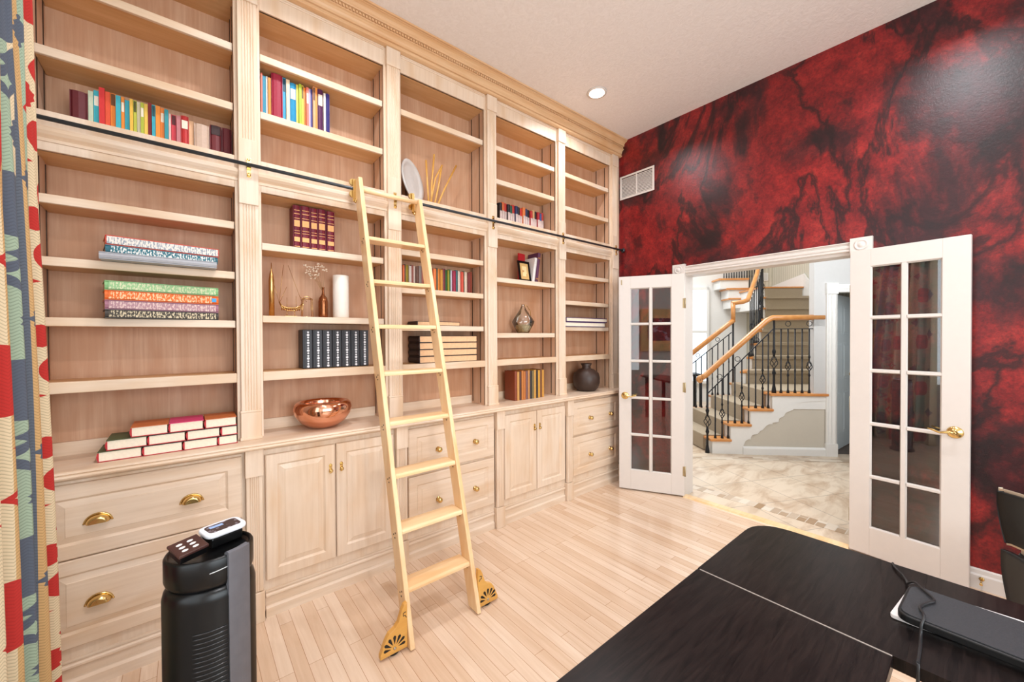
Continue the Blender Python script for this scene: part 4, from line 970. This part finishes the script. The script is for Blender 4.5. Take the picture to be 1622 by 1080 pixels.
# wall picture behind the camera, seen mirrored in the left door's glass
t = thing('wall_picture', 'light wood plank picture with a dark print, mirrored in the left door glass', 'picture', (XL, -.10, 1.15), PI / 2)
MB().box(-.40, .40, -.03, 0, 0, .82).build('wood_frame', wood('pale_plank', (226, 176, 110), (244, 204, 140), 'z', .5), t)
MB().prism(rr_poly([(-.26, .2), (.26, .2), (.26, .64), (-.26, .64)], [0, 1, 2, 3], .08), -.034, -.03, 'y').build('print', m_speckle('dark_print', (30, 28, 34), (130, 140, 160), 6, 6, .58), t)

# ------------------------------------------------------------ foyer
Q = math.sqrt(.5)
def L(a, b, z=0.0): return ((a + b) * Q, (b - a) * Q, z)    # foyer axes turned 45 degrees
ML = Matrix(((Q, Q, 0, 0), (-Q, Q, 0, 0), (0, 0, 1, 0), (0, 0, 0, 1)))    # (a,b,z) -> world
struct(MB().box(3.455, 11.5, -4, 11, -.05, 0).build('floor_foyer', M_tile))
struct(MB().box(3.66, 3.78, -1, 2.4, 0, .002).build('trim_6', M_mosaic))
struct(MB().box(1.2, 4.4, 4.78, 4.90, 0, .002).add([], []).build('trim_7', M_mosaic)); bpy.data.objects['trim_7'].matrix_world = ML
struct(MB().box(3.3, 12, -4, 12, 5.2, 5.3).build('ceiling_foyer', M_whitehall))
def lwall(name, mat, *boxes):
    mb = MB()
    for b in boxes: mb.box(*b, m=ML)
    return struct(mb.build(name, mat))
# wall beside the stairs with the closet doorway (plane b = 5.02)
lwall('wall_foyer_closet', M_hallwall, (3.14, 3.275, 5.03, 5.12, .745, 5.2), (3.275, 3.40, 5.03, 5.12, 0, 5.2), (3.40, 4.20, 5.03, 5.12, 2.0, 5.2), (4.20, 6.5, 5.03, 5.12, 0, 5.2))
lwall('wall_foyer_far', M_whitehall, (.6, 4.25, 9.0, 9.1, 0, 5.2))
lwall('wall_foyer_papered', M_paper_w, (4.25, 7.5, 9.0, 9.1, 0, 5.2))
struct(MB().box(3.3, 11, 9.6, 9.7, 0, 5.2).build('wall_foyer_left', M_whitehall))
struct(MB().box(11.4, 11.5, -4, 11, 0, 5.2).build('wall_foyer_end', M_hallwall))
struct(MB().box(XR + WT, 11, -3.2, -3.1, 0, 5.2).build('wall_foyer_front', M_hallwall))
mb = MB().box(XR + WT, XR + WT + .012, YF, OY0 - .1, 0, 5.2).box(XR + WT, XR + WT + .012, OY1 + .1, 9.6, 0, 5.2).box(XR + WT, XR + WT + .012, OY0 - .1, OY1 + .1, OZ + .1, 5.2)
struct(mb.build('wall_foyer_study', M_hallwall))
# foyer window seen at the far left
wf = MB().box(2.70, 2.75, 8.94, 9.0, .4, 2.5, m=ML).box(3.40, 3.45, 8.94, 9.0, .4, 2.5, m=ML).box(2.70, 3.45, 8.94, 9.0, .4, .46, m=ML).box(2.70, 3.45, 8.94, 9.0, 2.44, 2.5, m=ML)
wf.box(3.06, 3.09, 8.95, 9.0, .4, 2.5, m=ML).box(2.70, 3.45, 8.95, 9.0, 1.50, 1.56, m=ML)
o = struct(wf.build('window_3', M_whitehall))
MB().box(2.75, 3.40, 8.985, 8.995, .46, 2.44, m=ML).build('sky_pane', m_emit('bright_window_sky', (214, 230, 244), 1.1), o)
# closet doorway
mb = MB()
cpl = [(3.270, 5.03), (3.270, 5.008), (3.282, 5.004), (3.292, 5.012), (3.305, 5.012), (3.318, 5.004), (3.33, 5.012), (3.345, 5.012), (3.36, 5.004), (3.378, 5.008), (3.386, 5.03)]
mb.prism(cpl, .14, 1.93, 'z', m=ML).box(3.262, 3.392, 5.0, 5.03, 0, .15, m=ML).box(3.264, 3.392, 4.998, 5.03, 1.93, 2.06, m=ML).box(3.392, 4.21, 5.006, 5.03, 1.95, 2.04, m=ML).box(3.392, 4.21, 5.0, 5.03, 1.985, 2.0, m=ML)
mb.box(3.386, 3.402, 5.03, 5.13, 0, 1.95, m=ML).box(3.40, 4.20, 5.03, 5.13, 1.95, 2.0, m=ML)
struct(mb.build('trim_8', M_whitehall))
struct(MB().box(3.40, 4.6, 5.12, 6.4, 0, .003, m=ML).build('floor_closet', plain('closet_dark_floor', (84, 70, 62), .4)))
cdoor = MB()
cdm = ML @ Matrix.Translation((3.412, 5.125, 0)) @ Matrix.Rotation(math.radians(42), 4, 'Z')
cdoor.box(0, .76, 0, .035, .012, 1.94, m=cdm)
for z0, z1 in ((.2, .75), (.88, 1.35), (1.45, 1.82)):
    for x0, x1 in ((.10, .33), (.42, .66)):
        cdoor.rings(x0, x1, z0, z1, [(0, -.001), (0, -.002), (.01, .006), (.02, .006), (.04, -.004)], m=cdm)
o = struct(cdoor.build('door_1', plain('closet_door_paint', (206, 216, 220), .35, 0, .01)))
hg = MB()
for z in (.28, .97, 1.72): hg.box(-.006, .022, -.008, -.001, z - .05, z + .05, m=cdm)
hg.build('hinge', M_brass, o, world=True)
MB().lathe([(.02, 0), (.01, .02), (.024, .04), (.02, .055), (.006, .06)], n=14, m=cdm @ Matrix.Translation((.70, 0, .93)) @ Matrix.Rotation(PI / 2, 4, 'X')).build('door_knob', M_brass, o, world=True)

# ---- staircase
stair = thing('staircase', 'curved foyer staircase with taupe carpet, oak nosings and white scalloped side', 'staircase', L(2.6, 5.05, 0))
W = dict(parent=stair, world=True)
NB = 5.02; FB = 6.15
noseN = [1.955, 2.165, 2.395, 2.645]; noseF = [1.80, 2.08, 2.37, 2.66]; zt = [.183, .370, .558, .745]
endN = 3.27
def slab(poly, z0, z1, name, mat, **k):
    return MB().prism(poly, z0, z1, 'z', m=ML).build(name, mat, **W, **k)
for k in range(4):
    z = zt[k]; n0, f0 = noseN[k], noseF[k]
    n1 = noseN[k + 1] + .03 if k < 3 else endN; f1 = noseF[k + 1] + .03 if k < 3 else 2.95
    far = FB if k < 3 else FB
    # risers (white boxes), oak tread, carpet runner
    slab([(n0 + .022, NB + .008), (n1 if k == 3 else n1, NB + .008), (f1 if k < 3 else 3.9, far), (f0 + .022, far)], 0 if k == 0 else zt[k - 1] - .002, z - .030, 'riser', M_whitehall)
    slab([(n0 - .006, NB - .022), (n1 + (.02 if k == 3 else 0), NB - .022), (f1 if k < 3 else 3.95, far + .02), (f0 - .006, far + .02)], z - .030, z, 'tread', M_nosing, bevel=.006)
    g0 = .15
    def lerp(p, q, s_): return (p[0] + (q[0] - p[0]) * s_, p[1] + (q[1] - p[1]) * s_)
    A, B_ = (n0 - .012, NB), (f0 - .012, far); C_, D_ = (n1, NB), (f1 if k < 3 else 3.9, far)
    cpoly = [lerp(A, B_, .13), lerp(C_, D_, .13), lerp(C_, D_, .9), lerp(A, B_, .9)]
    cc = MB().prism(cpoly, z, z + .012, 'z', m=ML)
    q0, q1 = lerp(A, B_, .13), lerp(A, B_, .9)
    cc.prism([(q0[0] - .004, q0[1]), (q0[0] + .03, q0[1]), (q1[0] + .03, q1[1]), (q1[0] - .004, q1[1])], (zt[k - 1] if k else 0) + .012, z + .006, 'z', m=ML)
    cc.build('carpet_runner', M_carpet, **W)
# flight rising away
fl_l = [(2.71, 5.88), (2.93, 6.16), (3.12, 6.43), (3.33, 6.70), (3.50, 6.97), (3.66, 7.23), (3.80, 7.50), (3.93, 7.77)]
fl_r = [(3.82, 5.93), (4.02, 6.22), (4.20, 6.50), (4.36, 6.77), (4.50, 7.04), (4.60, 7.31), (4.66, 7.56), (4.70, 7.82)]
fz = [.937, 1.125, 1.322, 1.528, 1.722, 1.928, 2.138, 2.352]
for k in range(8):
    (la, lb), (ra, rb) = fl_l[k], fl_r[k]; z = fz[k]; zp = fz[k - 1] if k else .745
    if k < 7: (l2a, l2b), (r2a, r2b) = fl_l[k + 1], fl_r[k + 1]
    else: (l2a, l2b), (r2a, r2b) = (3.95, 8.9), (4.75, 8.9)
    slab([(la, lb + .02), (ra, rb + .02), (r2a, r2b + .06), (l2a, l2b + .06)], zp - .20, z - .03, 'riser', M_whitehall)
    slab([(la - .03, lb - .008), (ra, rb - .008), (r2a, r2b + .06), (l2a - .03, l2b + .06)], z - .03, z, 'tread', M_nosing, bevel=.006)
    if k < 7:
        cc = MB().prism([(la + .07, lb - .014), (ra - .02, rb - .014), (r2a - .02, r2b + .05), (l2a + .07, l2b + .05)], z, z + .012, 'z', m=ML)
        cc.prism([(la + .07, lb - .022), (ra - .02, rb - .022), (ra - .02, rb - .006), (la + .07, lb - .006)], z - .032, z + .012, 'z', m=ML)
    else: cc = MB()
    if k < 7: cc.build('carpet_runner', M_carpet, **W); cc = MB()
    cc.prism([(la + .07, lb + .006), (ra - .02, rb + .006), (ra - .02, rb + .022), (la + .07, lb + .022)], zp, z - .030, 'z', m=ML)
    cc.build('riser_carpet', M_carpet, **W)
# side wall under the first steps, skirt, scalloped brackets
MB().box(2.03, endN, NB + .02, NB + .06, 0, .70, m=ML).build('side_wall', M_beige, **W) if 0 else None
sw = [(2.33, 0), (endN, 0), (endN, .72), (2.66, .72), (2.66, .53), (2.41, .53), (2.41, .34), (2.33, .34)]
MB().prism(sw, NB + .018, NB + .022, 'y', m=ML).build('side_wall', M_beige, **W)
br = [(1.975, 0), (2.34, 0), (2.335, .10), (2.36, .16), (2.42, .20), (2.44, .235), (2.50, .25), (2.53, .285), (2.56, .30), (2.60, .35), (2.66, .385), (2.74, .40), (2.745, .44), (2.80, .47), (2.82, .51), (2.90, .545), (2.93, .60), (2.99, .635), (3.10, .65), (endN, .66), (endN, .716), (2.668, .716), (2.668, .53), (2.42, .53), (2.42, .342), (2.19, .342), (2.19, .155), (1.975, .155)]
MB().prism(br, NB + .002, NB + .018, 'y', m=ML).build('scalloped_skirt', M_whitehall, **W)
MB().prism([(NB - .012, 0), (NB - .012, .075), (NB - .004, .09), (NB + .004, .095), (NB + .018, .095), (NB + .018, 0)], 2.33, 3.262, 'x', m=ML).build('baseboard', M_whitehall, **W)
# wall and skirt board on the right of the flight
sk = MB()
for k in range(7):
    (ra, rb), (r2a, r2b) = fl_r[k], fl_r[k + 1]
    sk.add([(ra, rb, fz[k] - .25), (r2a, r2b, fz[k + 1] - .25), (r2a, r2b, fz[k + 1] + .24), (ra, rb, fz[k] + .24), (ra + .02, rb, fz[k] - .25), (r2a + .02, r2b, fz[k + 1] - .25), (r2a + .02, r2b, fz[k + 1] + .24), (ra + .02, rb, fz[k] + .24)], BF, m=ML)
sk.add([(4.70, 7.82, 2.1), (4.75, 8.98, 2.1), (4.75, 8.98, 2.50), (4.70, 7.82, 2.59), (4.72, 7.82, 2.1), (4.77, 8.98, 2.1), (4.77, 8.98, 2.50), (4.72, 7.82, 2.59)], BF, m=ML)
sk.build('skirt_board', M_whitehall, **W)
mb = MB()
for k in range(7):
    (ra, rb), (r2a, r2b) = fl_r[k], fl_r[k + 1]
    mb.add([(ra + .03, rb, .7), (r2a + .03, r2b, .7), (r2a + .03, r2b, 5.2), (ra + .03, rb, 5.2), (ra + .09, rb, .7), (r2a + .09, r2b, .7), (r2a + .09, r2b, 5.2), (ra + .09, rb, 5.2)], BF, m=ML)
mb.add([(4.73, 7.82, .7), (4.78, 9.0, .7), (4.78, 9.0, 5.2), (4.73, 7.82, 5.2), (4.79, 7.82, .7), (4.84, 9.0, .7), (4.84, 9.0, 5.2), (4.79, 7.82, 5.2)], BF, m=ML)
mb.add([(3.27, 5.06, .7), (3.85, 5.93, .7), (3.85, 5.93, 5.2), (3.27, 5.06, 5.2), (3.33, 5.06, .7), (3.91, 5.93, .7), (3.91, 5.93, 5.2), (3.33, 5.06, 5.2)], BF, m=ML)
struct(mb.build('wall_stair_right', M_paper_w))
# upper flight climbing to the left
for k, (a0_, a1_, z) in enumerate(((3.72, 3.98, 2.225), (3.68, 3.95, 2.430), (3.52, 3.90, 2.633))):
    MB().box(a0_ - .02, a1_ + .2, 8.58, 8.95, z - .035, z, m=ML).build('tread', M_nosing, **W)
    MB().box(a0_ + .02, a1_ + .2, 8.61, 8.95, z - .21, z - .035, m=ML).build('riser', M_whitehall, **W)

# ---- railings
def basket(mb, c, h, r):
    for k in range(4):
        P = []
        for j in range(9):
            s_ = j / 8; a = PI / 2 * k + s_ * PI * .9; rr = r * math.sin(PI * s_) + .004
            P.append((c[0] + rr * math.cos(a), c[1] + rr * math.sin(a), c[2] - h / 2 + h * s_))
        mb.tube(P, .0048, 5, m=ML)
def baluster(rail, a, b, z0, z1, kind, r=.0075):
    mb = MB(); mid = z0 + (z1 - z0) * .42
    segs = [(z0, r * 2.2), (z0 + .02, r * 2.0), (z0 + .045, r * 1.1)]
    if kind == 'basket': segs += [(mid - .13, r), (mid - .11, r * 1.9), (mid - .09, r)]
    mb.tube([(a, b, z) for z, _ in segs] + [(a, b, mid - .055 if kind == 'basket' else z1)], [q for _, q in segs] + [r], 6, m=ML)
    if kind == 'basket':
        mb.tube([(a, b, mid + .055), (a, b, mid + .09), (a, b, mid + .11), (a, b, mid + .13), (a, b, z1)], [r, r, r * 1.9, r, r], 6, m=ML)
    else:
        for f in (.35, .55):
            zz = z0 + (z1 - z0) * f; mb.tube([(a, b, zz - .03), (a, b, zz - .01), (a, b, zz + .01), (a, b, zz + .03)], [r, r * 1.35, r * 1.35, r], 4, m=ML)
    o = mb.build('baluster', M_iron, rail, world=True)
    if kind == 'basket':
        bk = MB(); basket(bk, (a, b, mid), .115, r * 3.4); bk.build('basket', M_iron, o, world=True)
def ring(mb, a, b, z, r): mb.tube([(a + r * math.cos(2 * PI * k / 14), b, z + r * math.sin(2 * PI * k / 14)) for k in range(15)], .004, 5, m=ML)
def handrail(rail, pts, w_=.034):
    mb = MB(); mb.tube(pts, w_, 10, m=ML); return mb.build('handrail', M_railwood, rail, world=True)
r1 = thing('stair_railing', 'near oak and black iron railing ending in a scroll by the first step', 'railing', L(1.93, NB + .02, 0), 0, 'foyer stair railings')
RB = NB + .03
hr = MB()
hr.tube([(1.86, RB, .925), (1.90, RB, .95), (2.10, RB, 1.14), (2.62, RB, 1.625), (2.68, RB, 1.655), (3.26, RB, 1.655)], [.034] * 6, 10, m=ML)
# scroll end
P = [(1.845 + (.038 - .0025 * k) * math.cos(.9 + k * .62), RB, .90 + (.038 - .0025 * k) * math.sin(.9 + k * .62)) for k in range(13)]
hr.tube(P, [.026 - .0012 * k for k in range(13)], 10, m=ML)
hr.build('handrail', M_railwood, r1, world=True)
def zr(a): return .70 + (a - 1.90) * (1.52 - .70) / (2.69 - 1.90) if a < 2.69 else 1.52
ch = MB().tube([(1.93, RB, zr(1.93)), (2.69, RB, 1.52), (3.24, RB, 1.52)], .0075, 4, m=ML)
for a in (2.07, 2.28, 2.50, 2.86, 3.10): ring(ch, a, RB, zr(a) + .062, .030)
ch.build('lower_rail', M_iron, r1, world=True)
MB().box(3.14, 3.26, RB - .02, RB + .02, 1.55, 1.63, m=ML).build('wall_bracket', M_whitehall, r1, world=True)
# newels
for a, z0, z1 in ((1.927, .0, .93), (2.70, .746, 1.63)):
    n_ = MB(); mid = z0 + (z1 - z0) * .42
    n_.tube([(a, RB, z0), (a, RB, z0 + .03), (a, RB, z0 + .10), (a, RB, mid - .16), (a, RB, mid - .13), (a, RB, mid - .10), (a, RB, mid - .07)], [.026, .024, .014, .012, .022, .014, .012], 8, m=ML)
    n_.tube([(a, RB, mid + .07), (a, RB, mid + .10), (a, RB, mid + .13), (a, RB, mid + .16), (a, RB, z1)], [.012, .014, .022, .012, .012], 8, m=ML)
    o = n_.build('newel_post', M_iron, r1, world=True)
    bk = MB(); basket(bk, (a, RB, mid), .15, .036); bk.build('basket', M_iron, o, world=True)
for k, a in enumerate((2.02, 2.10, 2.17, 2.25, 2.33, 2.41, 2.49, 2.57, 2.635)):
    baluster(r1, a, RB, zt[0] if a < 2.19 else (zt[1] if a < 2.43 else zt[2]), zr(a), 'basket' if k % 3 == 1 else 'plain')
for k, a in enumerate((2.78, 2.86, 2.94, 3.02, 3.10, 3.18)): baluster(r1, a, RB, zt[3], 1.52, 'basket' if k in (1, 4) else 'plain')
r2 = thing('stair_railing', 'far oak and black iron railing climbing the back side of the stairs', 'railing', L(2.3, 6.12, 0), 0, 'foyer stair railings')
fb = 6.12
handrail(r2, [(1.75, fb, .88), (2.62, fb, 1.60), (2.70, fb, 1.665)]); 
hr = MB().tube([(2.70, fb, 1.64), (2.70, fb, 1.93)], .030, 10, m=ML).tube([(2.68, fb, 1.92), (2.84, fb, 1.94), (2.93, 6.17, 1.97), (3.33, 6.72, 2.43), (3.66, 7.25, 2.84), (3.93, 7.80, 3.28)], .032, 10, m=ML)
hr.build('handrail', M_railwood, r2, world=True)
def zr2(a): return .72 + (a - 1.75) * .83
ch = MB().tube([(1.78, fb, zr2(1.78)), (2.68, fb, zr2(2.68))], .0075, 4, m=ML)
for a in (1.95, 2.2, 2.48): ring(ch, a, fb, zr2(a) + .06, .028)
ch.build('lower_rail', M_iron, r2, world=True)
for k in range(11):
    a = 1.86 + .078 * k; baluster(r2, a, fb, zt[0] if a < 2.1 else (zt[1] if a < 2.4 else zt[2]), zr2(a), 'plain')
MB().tube([(2.70, fb, .745), (2.70, fb, 1.66)], .013, 8, m=ML).build('newel_post', M_iron, r2, world=True)
for k in range(7):
    for s_ in (.15, .5, .85):
        (la, lb), (l2a, l2b) = fl_l[k], fl_l[k + 1]; a = la + (l2a - la) * s_ + .02; b = lb + (l2b - lb) * s_
        if b < 6.13: continue
        baluster(r2, a, b, fz[k], fz[k] + .80 + .2 * s_, 'basket' if s_ == .5 and k % 2 else 'plain')
r3 = thing('stair_railing', 'black iron balusters of the upper flight seen above the stairs', 'railing', L(3.5, 8.3, 2.2), 0, 'foyer stair railings')
for k in range(14):
    a = 3.72 + .052 * k; baluster(r3, a, 8.86, 2.44, 3.2, 'plain', .009)
handrail(r3, [(4.45, 8.86, 3.2), (3.6, 8.86, 3.22)])
vent('air_vent', 'small white vent on the papered wall above the stairs', 'vent', L(4.55, 8.99, 2.62), -PI / 4, .27, .17, M_whitehall)
# console with blue vase at the foyer's far left
t = thing('console_table', 'dark console table glimpsed through the far stair balusters', 'table', L(2.35, 7.45, 0), -PI / 4)
MB().box(-.35, .35, -.18, .18, .72, .76).build('table_top', M_blackmat, t)
for x, y in ((-.32, -.15), (.32, -.15), (-.32, .15), (.32, .15)): MB().box(x - .02, x + .02, y - .02, y + .02, 0, .72).build('leg', M_blackmat, t)
t = thing('blue_vase', 'dark blue vase with leaves on the foyer console table', 'vase', L(2.42, 7.42, .761))
MB().lathe([(.05, 0), (.09, .05), (.095, .10), (.06, .16), (.05, .18)], n=20).build('vase_body', plain('navy_glaze', (44, 60, 96), .25), t)
lv = MB()
for k in range(14):
    a = k * 2.4; m = Matrix.Translation((.03 * math.cos(a), .03 * math.sin(a), .2)) @ Matrix.Rotation(a, 4, 'Z') @ Matrix.Rotation(-.7, 4, 'Y')
    lv.add([(0, 0, 0), (.03, .012, .002), (.08, 0, .0), (.03, -.012, .002), (.04, 0, -.004)], [(0, 1, 4), (1, 2, 4), (2, 3, 4), (3, 0, 4), (0, 3, 1), (1, 3, 2)], m=m)
lv.build('foliage', plain('leaf_green', (70, 100, 60), .5), t)
